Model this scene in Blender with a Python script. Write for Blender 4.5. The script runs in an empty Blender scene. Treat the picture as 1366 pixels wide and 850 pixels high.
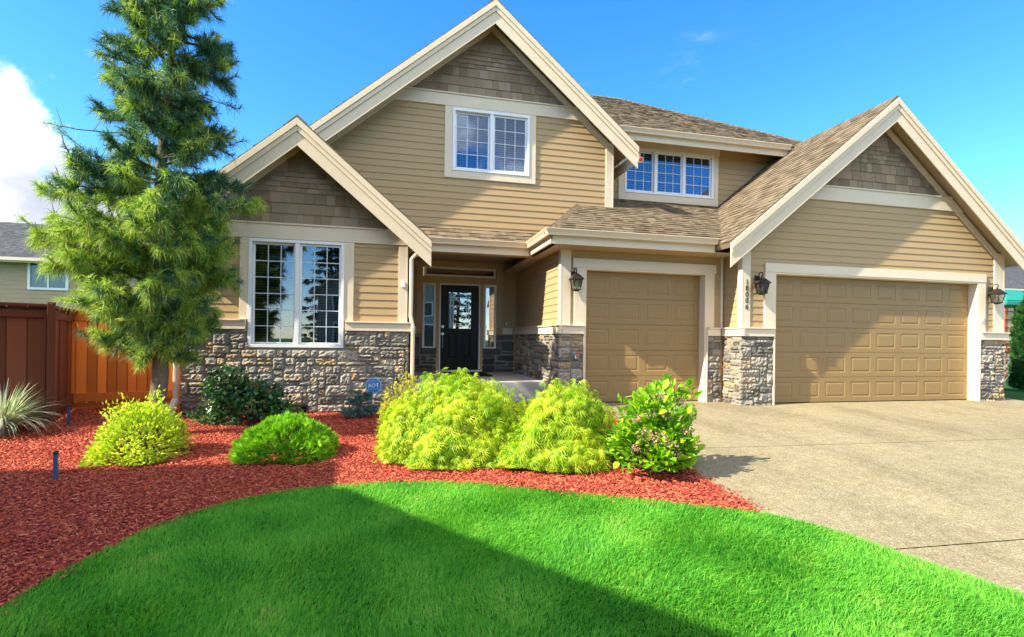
import bpy, bmesh, math, random
import numpy as np
from mathutils import Vector, Matrix
from mathutils.geometry import delaunay_2d_cdt

SC = bpy.context.scene
COL = SC.collection
RNG = random.Random(7)
NR = np.random.default_rng(11)
PI = math.pi

# ------------------------------------------------------------------ materials
def new_mat(name):
    m = bpy.data.materials.new(name); m.use_nodes = True
    nt = m.node_tree; nt.nodes.clear()
    out = nt.nodes.new('ShaderNodeOutputMaterial')
    return m, nt, out

def N(nt, typ, **kw):
    n = nt.nodes.new(typ)
    for k, v in kw.items():
        if k in n.inputs: n.inputs[k].default_value = v
        else: setattr(n, k, v)
    return n

def ramp(nt, cols, interp='LINEAR'):
    r = nt.nodes.new('ShaderNodeValToRGB'); cr = r.color_ramp; cr.interpolation = interp
    while len(cr.elements) < len(cols): cr.elements.new(0.5)
    for e, (p, c) in zip(cr.elements, cols):
        e.position = p; e.color = (c[0], c[1], c[2], 1)
    return r

def paint(name, col, rough=.6, var=.10, scale=3.0, grain=60.0, bump=.0, stretch=(1, 1, 1), spec=.3, metal=0.0, island=0.0):
    """a real-world coating: base colour with broad and fine uneven wear, and a fine bump"""
    m, nt, out = new_mat(name); L = nt.links.new
    b = N(nt, 'ShaderNodeBsdfPrincipled', Roughness=rough, Metallic=metal)
    b.inputs['Specular IOR Level'].default_value = spec
    tc = N(nt, 'ShaderNodeTexCoord')
    mp = N(nt, 'ShaderNodeMapping'); mp.inputs['Scale'].default_value = stretch
    L(tc.outputs['Object'], mp.inputs['Vector'])
    n1 = N(nt, 'ShaderNodeTexNoise', Scale=scale, Detail=6.0, Roughness=.6)
    n2 = N(nt, 'ShaderNodeTexNoise', Scale=grain, Detail=3.0)
    L(mp.outputs[0], n1.inputs['Vector']); L(mp.outputs[0], n2.inputs['Vector'])
    a = N(nt, 'ShaderNodeMath', operation='ADD')
    L(n1.outputs['Fac'], a.inputs[0]); L(n2.outputs['Fac'], a.inputs[1])
    mu = N(nt, 'ShaderNodeMath', operation='MULTIPLY'); mu.inputs[1].default_value = .5
    L(a.outputs[0], mu.inputs[0])
    src = mu
    if island:
        g = N(nt, 'ShaderNodeNewGeometry')
        mx = N(nt, 'ShaderNodeMix', data_type='FLOAT'); mx.inputs[0].default_value = island
        L(mu.outputs[0], mx.inputs[2]); L(g.outputs['Random Per Island'], mx.inputs[3])
        r = ramp(nt, [(.2, [c*(1-var) for c in col]), (.8, [min(1, c*(1+var)) for c in col])])
        L(mx.outputs[0], r.inputs[0])
    else:
        r = ramp(nt, [(.3, [c*(1-var) for c in col]), (.7, [min(1, c*(1+var)) for c in col])])
        L(src.outputs[0], r.inputs[0])
    L(r.outputs[0], b.inputs['Base Color'])
    if bump:
        bp = N(nt, 'ShaderNodeBump', Strength=bump, Distance=.01)
        L(n2.outputs['Fac'], bp.inputs['Height']); L(bp.outputs[0], b.inputs['Normal'])
    L(b.outputs[0], out.inputs[0])
    return m

def island_mat(name, cols, rough=.85, noise=40.0, mixn=.35, bump=.3, stretch=(1, 1, 1), dist=.01, spec=.25):
    """colour picked per loose piece from a ramp, mixed with fine noise"""
    m, nt, out = new_mat(name); L = nt.links.new
    b = N(nt, 'ShaderNodeBsdfPrincipled', Roughness=rough); b.inputs['Specular IOR Level'].default_value = spec
    g = N(nt, 'ShaderNodeNewGeometry'); tc = N(nt, 'ShaderNodeTexCoord')
    mp = N(nt, 'ShaderNodeMapping'); mp.inputs['Scale'].default_value = stretch
    L(tc.outputs['Object'], mp.inputs['Vector'])
    n = N(nt, 'ShaderNodeTexNoise', Scale=noise, Detail=6.0, Roughness=.65); L(mp.outputs[0], n.inputs['Vector'])
    mx = N(nt, 'ShaderNodeMix', data_type='FLOAT'); mx.inputs[0].default_value = mixn
    L(g.outputs['Random Per Island'], mx.inputs[2]); L(n.outputs['Fac'], mx.inputs[3])
    r = ramp(nt, cols); L(mx.outputs[0], r.inputs[0]); L(r.outputs[0], b.inputs['Base Color'])
    if bump:
        bp = N(nt, 'ShaderNodeBump', Strength=bump, Distance=dist)
        L(n.outputs['Fac'], bp.inputs['Height']); L(bp.outputs[0], b.inputs['Normal'])
    L(b.outputs[0], out.inputs[0])
    return m

def leaf_mat(name, cols, trans=.35, rough=.5, spec=.3, tcol=1.25, field=0.0, fscale=1.2):
    m, nt, out = new_mat(name); L = nt.links.new
    g = N(nt, 'ShaderNodeNewGeometry')
    r = ramp(nt, cols)
    src = g.outputs['Random Per Island']
    if field:
        tc = N(nt, 'ShaderNodeTexCoord')
        n = N(nt, 'ShaderNodeTexNoise', Scale=fscale, Detail=3.0); L(tc.outputs['Object'], n.inputs['Vector'])
        st = N(nt, 'ShaderNodeMapRange'); st.inputs['From Min'].default_value = .3; st.inputs['From Max'].default_value = .7
        L(n.outputs['Fac'], st.inputs['Value'])
        mx = N(nt, 'ShaderNodeMix', data_type='FLOAT'); mx.inputs[0].default_value = field
        L(src, mx.inputs[2]); L(st.outputs[0], mx.inputs[3]); src = mx.outputs[0]
    L(src, r.inputs[0])
    b = N(nt, 'ShaderNodeBsdfPrincipled', Roughness=rough); b.inputs['Specular IOR Level'].default_value = spec
    L(r.outputs[0], b.inputs['Base Color'])
    t = N(nt, 'ShaderNodeBsdfTranslucent')
    br = N(nt, 'ShaderNodeMix', data_type='RGBA', blend_type='MULTIPLY'); br.inputs[0].default_value = 1
    br.inputs[7].default_value = (tcol, tcol, tcol*.6, 1); L(r.outputs[0], br.inputs[6]); L(br.outputs[2], t.inputs['Color'])
    s = N(nt, 'ShaderNodeMixShader'); s.inputs[0].default_value = trans
    L(b.outputs[0], s.inputs[1]); L(t.outputs[0], s.inputs[2]); L(s.outputs[0], out.inputs[0])
    return m

def glass_mat(name, tint=(.75, .8, .85), refl=.16, refcol=(1, 1, 1)):
    m, nt, out = new_mat(name); L = nt.links.new
    fr = N(nt, 'ShaderNodeFresnel', IOR=1.6)
    ad = N(nt, 'ShaderNodeMath', operation='ADD', use_clamp=True); ad.inputs[1].default_value = refl
    L(fr.outputs[0], ad.inputs[0])
    tr = N(nt, 'ShaderNodeBsdfTransparent'); tr.inputs[0].default_value = (*tint, 1)
    gl = N(nt, 'ShaderNodeBsdfGlossy', Roughness=.01); gl.inputs['Color'].default_value = (*refcol, 1)
    tc = N(nt, 'ShaderNodeTexCoord'); n = N(nt, 'ShaderNodeTexNoise', Scale=1.6, Detail=1.0)
    L(tc.outputs['Object'], n.inputs['Vector'])
    bp = N(nt, 'ShaderNodeBump', Strength=.06, Distance=.02); L(n.outputs['Fac'], bp.inputs['Height']); L(bp.outputs[0], gl.inputs['Normal'])
    s = N(nt, 'ShaderNodeMixShader'); L(ad.outputs[0], s.inputs[0]); L(tr.outputs[0], s.inputs[1]); L(gl.outputs[0], s.inputs[2])
    L(s.outputs[0], out.inputs[0])
    return m

M = {}
M['siding'] = paint('siding_paint', (.44, .30, .15), .55, .07, 2.0, 70, .06, (.35, 1, 3))
M['trim'] = paint('cream_trim_paint', (.72, .60, .44), .5, .06, 2.5, 50, .03)
M['fascia'] = paint('fascia_paint', (.70, .57, .40), .5, .08, 2.5, 50, .03)
M['soffit'] = paint('soffit_paint', (.44, .33, .22), .7, .08)
M['casing'] = paint('porch_casing_paint', (.46, .35, .2), .55, .06)
M['door_tan'] = paint('garage_door_paint', (.30, .188, .072), .42, .05, 1.5, 90, .02, spec=.35)
M['shake'] = island_mat('shake_shingle', [(.1, (.20, .135, .082)), (.5, (.29, .205, .132)), (.9, (.37, .275, .185))], .85, 18, .4, .5, (14, 14, 1.2), .006)
M['roof'] = island_mat('asphalt_shingle', [(.15, (.09, .068, .044)), (.45, (.145, .112, .074)), (.65, (.175, .136, .091)), (.9, (.22, .174, .118))], .95, 120, .4, .4, (1, 1, 1), .004, .1)
M['stone'] = island_mat('ledge_stone', [(.1, (.10, .088, .074)), (.26, (.18, .162, .138)), (.46, (.28, .255, .215)), (.62, (.38, .34, .28)), (.76, (.40, .285, .16)), (.86, (.26, .205, .15)), (.95, (.32, .29, .25))], .9, 16, .38, .9, (1, 1, 1.6), .03)
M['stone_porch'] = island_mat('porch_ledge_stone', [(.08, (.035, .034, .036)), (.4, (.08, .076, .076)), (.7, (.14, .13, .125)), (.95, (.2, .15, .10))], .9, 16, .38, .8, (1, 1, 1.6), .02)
M['mortar'] = paint('mortar', (.24, .22, .19), .95, .2, 8, 90, .4)
M['white'] = paint('white_vinyl', (.82, .82, .82), .35, .03, 2, 40, 0)
M['muntin'] = paint('grille_bar', (.62, .70, .78), .4, .04)
M['blind'] = paint('blind_slat', (.58, .64, .70), .5, .06)
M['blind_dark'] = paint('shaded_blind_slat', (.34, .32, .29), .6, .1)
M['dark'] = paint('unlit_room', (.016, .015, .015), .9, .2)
M['glass'] = glass_mat('window_glass', (.66, .74, .88), .08, (.62, .80, 1.0))
M['glass_low'] = glass_mat('front_window_glass', (.60, .62, .66), .09)
M['glass_door'] = glass_mat('leaded_glass', (.25, .27, .25), .30)
M['black_door'] = paint('black_door_paint', (.006, .0065, .008), .38, .15, 3, 60, .02, spec=.25)
M['iron'] = paint('bronze_lantern_metal', (.045, .030, .020), .42, .25, 9, 80, .1, metal=.4)
M['lampglass'] = glass_mat('seeded_lamp_glass', (.86, .85, .8), .12)
M['bulb'] = paint('frosted_bulb', (.8, .78, .7), .3, .02)
M['nickel'] = paint('satin_nickel', (.62, .62, .64), .25, .04, metal=1.0)
M['concrete'] = paint('porch_concrete', (.40, .39, .385), .85, .12, 2, 120, .2)
M['rubber'] = paint('black_mat_rubber', (.012, .012, .013), .95, .3, 40, 160, .6)
M['num'] = paint('numeral_metal', (.03, .022, .015), .4, .1)
M['bark'] = paint('pine_bark', (.17, .135, .10), .95, .4, 7, 45, .9, (1, 1, .35))
M['twig'] = paint('twig_bark', (.13, .085, .05), .9, .3, 9, 60, .4)
M['fence_shaded'] = paint('shaded_fence_stain', (.175, .056, .030), .8, .35, 6, 70, .4, (7, 7, .35), island=.75)  # fence stain darkened for the side turned away from the sun
M['fence_sunlit'] = paint('sunlit_fence_stain', (.76, .235, .048), .75, .34, 6, 70, .4, (7, 7, .35), island=.75)  # fence stain brightened as if in direct sun
M['red_plastic'] = paint('red_valve', (.6, .03, .03), .4, .1)
M['blue_plastic'] = paint('blue_marker_plastic', (.035, .085, .19), .45, .2, 8, 60, .1)
M['sign_blue'] = paint('sign_blue', (.03, .17, .46), .35, .06)
M['sign_pale'] = paint('sign_pale_blue', (.25, .52, .80), .4, .05)
M['teal'] = paint('teal_tarp', (.02, .24, .19), .5, .12)
M['play_wood'] = paint('red_cedar', (.42, .12, .05), .7, .25, 4, 50, .2, (8, 8, .6))
M['nb_wall'] = paint('neighbour_siding', (.47, .335, .21), .7, .08, 2, 60, .05)
M['nb_roof'] = island_mat('grey_asphalt_shingle', [(.2, (.06, .06, .068)), (.8, (.115, .115, .125))], .95, 60, .5, .3)
M['nb_wall2'] = paint('opposite_siding', (.30, .27, .22), .7, .08, 2, 60, .05)
M['soil'] = paint('dark_soil', (.035, .022, .012), .95, .4, 12, 80, .6)
M['asphalt'] = paint('asphalt', (.055, .055, .055), .9, .2, 3, 150, .5)

# mulch chips and base
M['mulch'] = island_mat('dyed_mulch_chip', [(.05, (.11, .018, .015)), (.3, (.33, .048, .030)), (.65, (.51, .095, .046)), (.88, (.64, .21, .12)), (.97, (.70, .46, .30))], .8, 30, .25, .4, (1, 1, 1), .006)
M['mulch_base'] = island_mat('dyed_mulch_bed', [(.2, (.12, .018, .013)), (.5, (.29, .040, .03)), (.8, (.44, .08, .055))], .95, 70, 1.0, 1.0, (1, 1, 1), .03)
M['grass'] = leaf_mat('lawn_grass', [(.0, (.030, .18, .020)), (.25, (.075, .35, .035)), (.55, (.155, .49, .050)), (.82, (.27, .58, .075)), (.92, (.36, .60, .12)), (.965, (.58, .52, .22)), (1., (.50, .40, .2))], .46, .5, .2, 1.35, .38, 2.2)

def ground_mat(name, c1, c2, c3, s1=.6, s2=35):
    m, nt, out = new_mat(name); L = nt.links.new
    tc = N(nt, 'ShaderNodeTexCoord')
    n1 = N(nt, 'ShaderNodeTexNoise', Scale=s1, Detail=5.0); n2 = N(nt, 'ShaderNodeTexNoise', Scale=s2, Detail=6.0, Roughness=.7)
    L(tc.outputs['Object'], n1.inputs['Vector']); L(tc.outputs['Object'], n2.inputs['Vector'])
    mx = N(nt, 'ShaderNodeMix', data_type='FLOAT'); mx.inputs[0].default_value = .6
    L(n1.outputs['Fac'], mx.inputs[2]); L(n2.outputs['Fac'], mx.inputs[3])
    r = ramp(nt, [(.3, c1), (.5, c2), (.7, c3)]); L(mx.outputs[0], r.inputs[0])
    b = N(nt, 'ShaderNodeBsdfPrincipled', Roughness=.95); b.inputs['Specular IOR Level'].default_value = .1
    L(r.outputs[0], b.inputs['Base Color'])
    bp = N(nt, 'ShaderNodeBump', Strength=.6, Distance=.03); L(n2.outputs['Fac'], bp.inputs['Height']); L(bp.outputs[0], b.inputs['Normal'])
    L(b.outputs[0], out.inputs[0]); return m
M['turf'] = ground_mat('turf_soil', (.012, .05, .008), (.025, .095, .012), (.05, .14, .018))

def drive_mat():
    m, nt, out = new_mat('exposed_aggregate'); L = nt.links.new
    tc = N(nt, 'ShaderNodeTexCoord')
    v = N(nt, 'ShaderNodeTexVoronoi', Scale=105.0); L(tc.outputs['Object'], v.inputs['Vector'])
    r1 = ramp(nt, [(.0, (.20, .165, .095)), (.35, (.265, .225, .138)), (.65, (.295, .254, .16)), (.85, (.335, .293, .195)), (1, (.39, .352, .265))])
    sp = N(nt, 'ShaderNodeSeparateColor'); L(v.outputs['Color'], sp.inputs[0]); L(sp.outputs[0], r1.inputs[0])
    mpd = N(nt, 'ShaderNodeMapping'); mpd.inputs['Scale'].default_value = (1.5, .55, 1); L(tc.outputs['Object'], mpd.inputs[0])
    n = N(nt, 'ShaderNodeTexNoise', Scale=.8, Detail=8.0, Roughness=.66); L(mpd.outputs[0], n.inputs['Vector'])
    r2 = ramp(nt, [(.3, (.70, .66, .62)), (.48, (.93, .92, .90)), (.7, (1.10, 1.08, 1.02))]); L(n.outputs['Fac'], r2.inputs[0])
    n3 = N(nt, 'ShaderNodeTexNoise', Scale=9.0, Detail=5.0, Roughness=.7); L(tc.outputs['Object'], n3.inputs['Vector'])
    r3 = ramp(nt, [(.3, (.80, .78, .75)), (.6, (1.03, 1.03, 1.03))]); L(n3.outputs['Fac'], r3.inputs[0])
    a = N(nt, 'ShaderNodeMix', data_type='RGBA', blend_type='MULTIPLY'); a.inputs[0].default_value = 1
    L(r1.outputs[0], a.inputs[6]); L(r2.outputs[0], a.inputs[7])
    a2 = N(nt, 'ShaderNodeMix', data_type='RGBA', blend_type='MULTIPLY'); a2.inputs[0].default_value = 1
    L(a.outputs[2], a2.inputs[6]); L(r3.outputs[0], a2.inputs[7])
    b = N(nt, 'ShaderNodeBsdfPrincipled', Roughness=.9); b.inputs['Specular IOR Level'].default_value = .2
    L(a2.outputs[2], b.inputs['Base Color'])
    bp = N(nt, 'ShaderNodeBump', Strength=.5, Distance=.006, invert=True); L(v.outputs['Distance'], bp.inputs['Height']); L(bp.outputs[0], b.inputs['Normal'])
    L(b.outputs[0], out.inputs[0]); return m
M['drive'] = drive_mat()

# foliage
M['needle_blue'] = leaf_mat('blue_green_needles', [(.0, (.016, .075, .042)), (.45, (.05, .165, .085)), (.8, (.11, .26, .15)), (1, (.22, .36, .12))], .25, .45, .3, 1.2)
M['needle_yel'] = leaf_mat('yellow_green_needles', [(.0, (.10, .25, .03)), (.35, (.28, .47, .055)), (.75, (.48, .62, .10)), (1, (.66, .70, .26))], .32, .45, .3, 1.25)
M['candle'] = leaf_mat('pine_candles', [(.0, (.30, .34, .06)), (1, (.5, .42, .12))], .2)
M['maple'] = leaf_mat('lace_maple_leaf', [(.0, (.06, .24, .012)), (.25, (.20, .42, .016)), (.55, (.44, .58, .028)), (.85, (.70, .70, .07)), (1, (.80, .72, .14))], .45, .45, .25, 1.3, .35, 3.0)
M['nandina'] = leaf_mat('gold_nandina_leaf', [(.0, (.20, .30, .02)), (.5, (.46, .48, .05)), (.85, (.62, .52, .10)), (1, (.55, .34, .13))], .4, .5, .2, 1.2, .3, 3.0)
M['spirea'] = leaf_mat('gold_spirea_leaf', [(.0, (.20, .38, .02)), (.4, (.46, .62, .035)), (.8, (.68, .72, .07)), (1, (.76, .60, .15))], .38, .5, .2, 1.25, .35, 3.0)
M['globe'] = leaf_mat('globe_cypress_spray', [(.0, (.05, .22, .012)), (.4, (.16, .46, .018)), (.8, (.36, .64, .03)), (1, (.52, .72, .06))], .25, .5, .2, 1.2, .2, 4.0)
M['viburnum'] = leaf_mat('viburnum_leaf', [(.0, (.014, .055, .018)), (.5, (.032, .12, .036)), (.8, (.07, .21, .05)), (1, (.26, .40, .05))], .22, .32, .5, 1.2, .2, 3.0)
M['redflower'] = leaf_mat('red_bud', [(0, (.30, .05, .03)), (1, (.5, .14, .07))], .15)
M['hydrangea'] = leaf_mat('hydrangea_leaf', [(.0, (.07, .24, .010)), (.4, (.19, .45, .015)), (.8, (.36, .58, .03)), (1, (.54, .66, .07))], .42, .5, .2, 1.25)
M['bloom'] = leaf_mat('faded_pink_bloom', [(0, (.44, .20, .15)), (.5, (.60, .36, .27)), (1, (.70, .52, .38))], .3)
M['spruce'] = leaf_mat('blue_spruce_needles', [(.0, (.03, .10, .10)), (.5, (.085, .21, .21)), (1, (.18, .34, .34))], .15)
M['ograss'] = leaf_mat('variegated_blade', [(.0, (.18, .32, .14)), (.5, (.46, .54, .38)), (1, (.75, .76, .66))], .3)
M['arbor'] = leaf_mat('arborvitae_spray', [(.0, (.010, .05, .012)), (.6, (.025, .10, .018)), (1, (.06, .17, .03))], .2)
M['conifer'] = leaf_mat('distant_conifer', [(.0, (.012, .035, .022)), (.6, (.022, .06, .035)), (1, (.045, .09, .05))], .15)

# ------------------------------------------------------------------ mesh helpers
class MB:
    def __init__(s): s.v = []; s.f = []
    def poly(s, pts): 
        k = len(s.v); s.v += [tuple(p) for p in pts]; s.f.append(tuple(range(k, k+len(pts))))
    def hexa(s, p):          # p: 8 points, bottom ring 0-3 ccw from above, top ring 4-7
        k = len(s.v); s.v += [tuple(q) for q in p]
        for a in ((3, 2, 1, 0), (4, 5, 6, 7), (0, 1, 5, 4), (1, 2, 6, 5), (2, 3, 7, 6), (3, 0, 4, 7)): s.f.append(tuple(k+i for i in a))
    def box(s, x0, x1, y0, y1, z0, z1):
        s.hexa([(x0, y0, z0), (x1, y0, z0), (x1, y1, z0), (x0, y1, z0), (x0, y0, z1), (x1, y0, z1), (x1, y1, z1), (x0, y1, z1)])
    def prism(s, base, off):  # base: ccw polygon seen from the side off points to
        k = len(s.v); n = len(base); off = Vector(off)
        s.v += [tuple(p) for p in base] + [tuple(Vector(p)+off) for p in base]
        s.f.append(tuple(range(k+n-1, k-1, -1))); s.f.append(tuple(range(k+n, k+2*n)))
        for i in range(n):
            j = (i+1) % n; s.f.append((k+i, k+j, k+n+j, k+n+i))
    def tube(s, pts, r, n=8, cap=True):
        pts = [Vector(p) for p in pts]; rs = r if isinstance(r, (list, tuple)) else [r]*len(pts)
        k = len(s.v); up = None
        for i, p in enumerate(pts):
            t = (pts[min(i+1, len(pts)-1)]-pts[max(i-1, 0)]).normalized()
            if up is None:
                up = t.orthogonal().normalized()
            up = (up - t*up.dot(t)); up = up.normalized() if up.length > 1e-6 else t.orthogonal().normalized()
            w = t.cross(up)
            for a in range(n):
                q = p + (up*math.cos(2*PI*a/n)+w*math.sin(2*PI*a/n))*rs[i]; s.v.append(tuple(q))
        for i in range(len(pts)-1):
            for a in range(n):
                b = (a+1) % n; s.f.append((k+i*n+a, k+i*n+b, k+(i+1)*n+b, k+(i+1)*n+a))
        if cap:
            s.f.append(tuple(k+a for a in range(n-1, -1, -1))); e = k+(len(pts)-1)*n; s.f.append(tuple(e+a for a in range(n)))
    def build(s, name, mat, parent=None, origin=None, bevel=0, smooth=False):
        me = bpy.data.meshes.new(name)
        o = Vector(origin) if origin is not None else (Vector(world_loc(parent)) if parent else Vector((0, 0, 0)))
        me.from_pydata([(v[0]-o.x, v[1]-o.y, v[2]-o.z) for v in s.v], [], s.f)
        me.materials.append(mat)
        if smooth: me.polygons.foreach_set('use_smooth', [True]*len(me.polygons))
        ob = bpy.data.objects.new(name, me); COL.objects.link(ob)
        if parent: ob.parent = parent
        else: ob.location = o
        if bevel:
            md = ob.modifiers.new('edge', 'BEVEL'); md.width = bevel; md.segments = 2; md.limit_method = 'ANGLE'; md.angle_limit = math.radians(40)
        return ob

WL = {}
def world_loc(o):
    while o.parent is not None: o = o.parent      # children sit at their thing's origin
    return o.location

def tag(o, label=None, cat=None, group=None, kind=None):
    if label: o['label'] = label
    if cat: o['category'] = cat
    if group: o['group'] = group
    if kind: o['kind'] = kind
    return o

def empty(name, loc, label=None, cat=None, group=None):
    o = bpy.data.objects.new(name, None); COL.objects.link(o); o.location = loc; o.empty_display_size = .2
    return tag(o, label, cat, group)

def fast_mesh(name, V, F, mat, parent=None, origin=(0, 0, 0), col=None):
    """V (n,3) world, F (m,k) int; k fixed"""
    me = bpy.data.meshes.new(name)
    V = np.asarray(V, np.float32) - np.asarray(origin, np.float32)
    F = np.asarray(F, np.int32); m, k = F.shape
    me.vertices.add(len(V)); me.vertices.foreach_set('co', V.ravel())
    me.loops.add(m*k); me.loops.foreach_set('vertex_index', F.ravel())
    me.polygons.add(m); me.polygons.foreach_set('loop_start', np.arange(0, m*k, k, dtype=np.int32))
    me.update(calc_edges=True)
    me.materials.append(mat)
    ob = bpy.data.objects.new(name, me); COL.objects.link(ob)
    if parent: ob.parent = parent
    else: ob.location = origin
    return ob

def clip(poly, a, b, c):      # keep a*x+b*y <= c
    out = []
    n = len(poly)
    for i in range(n):
        p, q = poly[i], poly[(i+1) % n]
        dp, dq = a*p[0]+b*p[1]-c, a*q[0]+b*q[1]-c
        if dp <= 0: out.append(p)
        if (dp < 0 < dq) or (dq < 0 < dp):
            t = dp/(dp-dq); out.append((p[0]+t*(q[0]-p[0]), p[1]+t*(q[1]-p[1])))
    return out

def clip_convex(rect, poly):
    n = len(poly); r = rect
    for i in range(n):
        p, q = poly[i], poly[(i+1) % n]
        ex, ey = q[0]-p[0], q[1]-p[1]     # ccw: inside is left
        r = clip(r, ey, -ex, ey*p[0]-ex*p[1])
        if len(r) < 3: return []
    return r

def area(p): return .5*sum(p[i][0]*p[(i+1) % len(p)][1]-p[(i+1) % len(p)][0]*p[i][1] for i in range(len(p)))

def minus_rects(poly, rects):
    """convex polygon minus rectangles -> convex pieces"""
    pieces = [poly]
    for (x0, x1, z0, z1) in rects:
        nxt = []
        for p in pieces:
            for cond in (((1, 0, x0),), ((-1, 0, -x1),), ((-1, 0, -x0), (1, 0, x1), (0, 1, z0)), ((-1, 0, -x0), (1, 0, x1), (0, -1, -z1))):
                q = p
                for c in cond:
                    q = clip(q, *c)
                    if len(q) < 3: break
                if len(q) >= 3 and abs(area(q)) > 1e-4: nxt.append(q)
        pieces = nxt
    return pieces

FR = lambda Y: (Vector((0, Y, 0)), Vector((1, 0, 0)), Vector((0, 0, 1)))           # faces -Y
LF = lambda X: (Vector((X, 0, 0)), Vector((0, -1, 0)), Vector((0, 0, 1)))          # faces -X   (u = -Y)
RT = lambda X: (Vector((X, 0, 0)), Vector((0, 1, 0)), Vector((0, 0, 1)))           # faces +X   (u = Y)
BK = lambda Y: (Vector((0, Y, 0)), Vector((-1, 0, 0)), Vector((0, 0, 1)))          # faces +Y   (u = -X)

def slab(mb, fr, poly, n0, n1):
    O, U, V = fr; Nn = U.cross(V)
    if area(poly) < 0: poly = poly[::-1]
    mb.prism([O+U*u+V*v+Nn*n0 for u, v in poly], Nn*(n1-n0))

def tiles(mb, fr, poly, courses, wr, tr, base=.0, v_start=None, gap=.0, seed=1, thin=.002):
    """overlapping courses of boards or shingles clipped to a convex polygon. courses: list of heights, cycled"""
    O, U, V = fr; Nn = U.cross(V); rg = random.Random(seed)
    if area(poly) < 0: poly = poly[::-1]
    us = [p[0] for p in poly]; vs = [p[1] for p in poly]
    v = min(vs) if v_start is None else v_start
    ci = 0
    while v < max(vs)-1e-6:
        h = courses[ci % len(courses)]; ci += 1
        u = min(us)-(rg.random()*wr[1] if wr else 0)
        while u < max(us):
            w = rg.uniform(*wr) if wr else (max(us)-u+1e-3)
            q = clip_convex([(u, v), (u+w-gap, v), (u+w-gap, v+h), (u, v+h)], poly)
            t = rg.uniform(*tr)
            if len(q) >= 3 and abs(area(q)) > 2e-5:
                k = len(mb.v); n = len(q)
                for (a, b) in q: mb.v.append(tuple(O+U*a+V*b+Nn*base))
                for (a, b) in q: mb.v.append(tuple(O+U*a+V*b+Nn*(base+thin+t*(1-(b-v)/h))))
                mb.f.append(tuple(range(k+n, k+2*n)))
                for i in range(n):
                    j = (i+1) % n; mb.f.append((k+i, k+j, k+n+j, k+n+i))
            u += w
        v += h

LAP = .127
def lap_wall(name, fr, poly, rects, parent, zref=1.413, mat='siding', label=None):
    """lap siding over sheathing, with openings"""
    mb = MB()
    ps = minus_rects(poly if area(poly) > 0 else poly[::-1], rects)
    for p in ps:
        vmin = min(q[1] for q in p)
        vs = zref + math.floor((vmin-zref)/LAP+1e-6)*LAP
        tiles(mb, fr, p, [LAP], (2.4, 3.66), (.0105, .0115), 0, vs, .002, int(abs(p[0][0]*100)+abs(p[0][1]*37))%97)
        slab(mb, fr, p, -.10, -.002)
    return mb.build(name, M[mat], parent)

def stones(mb, fr, u0, u1, v0, v1, seed, rects=(), cell=.062, depth=.05, rough=.016, wmax=6, hmax=3):
    O, U, V = fr; Nn = U.cross(V); rg = random.Random(seed)
    nc = max(1, round((u1-u0)/(cell*.9))); nr = max(1, round((v1-v0)/cell)); cu = (u1-u0)/nc; cv = (v1-v0)/nr
    occ = [[False]*nc for _ in range(nr)]
    for j in range(nr):
        for i in range(nc):
            uc, vc = u0+(i+.5)*cu, v0+(j+.5)*cv
            if any(a <= uc <= b and c <= vc <= d for a, b, c, d in rects): occ[j][i] = True
    for j in range(nr):
        for i in range(nc):
            if occ[j][i]: continue
            h = rg.choice([1, 1, 2, 2, 2, 3])
            w = rg.choice([2, 3, 4, 5, 6, 7]) if h > 1 else rg.choice([3, 4, 6, 7, 8])
            if nc < 10: w = min(w, 4)
            h = min(h, nr-j); w = min(w, nc-i)
            for a in range(1, w):
                if occ[j][i+a]: w = a; break
            for b in range(1, h):
                if any(occ[j+b][i+a] for a in range(w)): h = b; break
            for b in range(h):
                for a in range(w): occ[j+b][i+a] = True
            g = .0045
            a0, a1, b0, b1 = u0+i*cu+g, u0+(i+w)*cu-g, v0+j*cv+g, v0+(j+h)*cv-g
            nx, ny = max(3, int((a1-a0)/.035)+2), max(3, int((b1-b0)/.03)+2)
            k = len(mb.v); base = depth+rg.uniform(-.012, .014); sx, sy = rg.uniform(-.05, .05), rg.uniform(-.05, .05)
            cr = [rg.uniform(0, .013) for _ in range(4)]
            for y in range(ny):
                for x in range(nx):
                    fx, fy = x/(nx-1), y/(ny-1); e = (x in (0, nx-1)) or (y in (0, ny-1))
                    uu, vv = a0+(a1-a0)*fx, b0+(b1-b0)*fy
                    if not e: uu += rg.uniform(-.006, .006); vv += rg.uniform(-.006, .006)
                    elif (x in (0, nx-1)) and (y in (0, ny-1)):
                        c = cr[(x > 0)+2*(y > 0)]; uu += c if x == 0 else -c; vv += c if y == 0 else -c
                    d = base+sx*(fx-.5)*.4+sy*(fy-.5)*.4+(rg.uniform(-rough, rough) if not e else rg.uniform(-.022, -.012))
                    mb.v.append(tuple(O+U*uu+V*vv+Nn*d))
            for y in range(ny-1):
                for x in range(nx-1):
                    q = k+y*nx+x; mb.f.append((q, q+1, q+nx+1, q+nx))
            ring = [k+x for x in range(nx)]+[k+y*nx+nx-1 for y in range(1, ny)]+[k+(ny-1)*nx+x for x in range(nx-2, -1, -1)]+[k+y*nx for y in range(ny-2, 0, -1)]
            kb = len(mb.v)
            for q in ring:
                p = Vector(mb.v[q]); d = (p-O).dot(Nn); mb.v.append(tuple(p-Nn*(d-.004)))
            for q in range(len(ring)):
                r = (q+1) % len(ring); mb.f.append((ring[r], ring[q], kb+q, kb+r))

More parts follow.
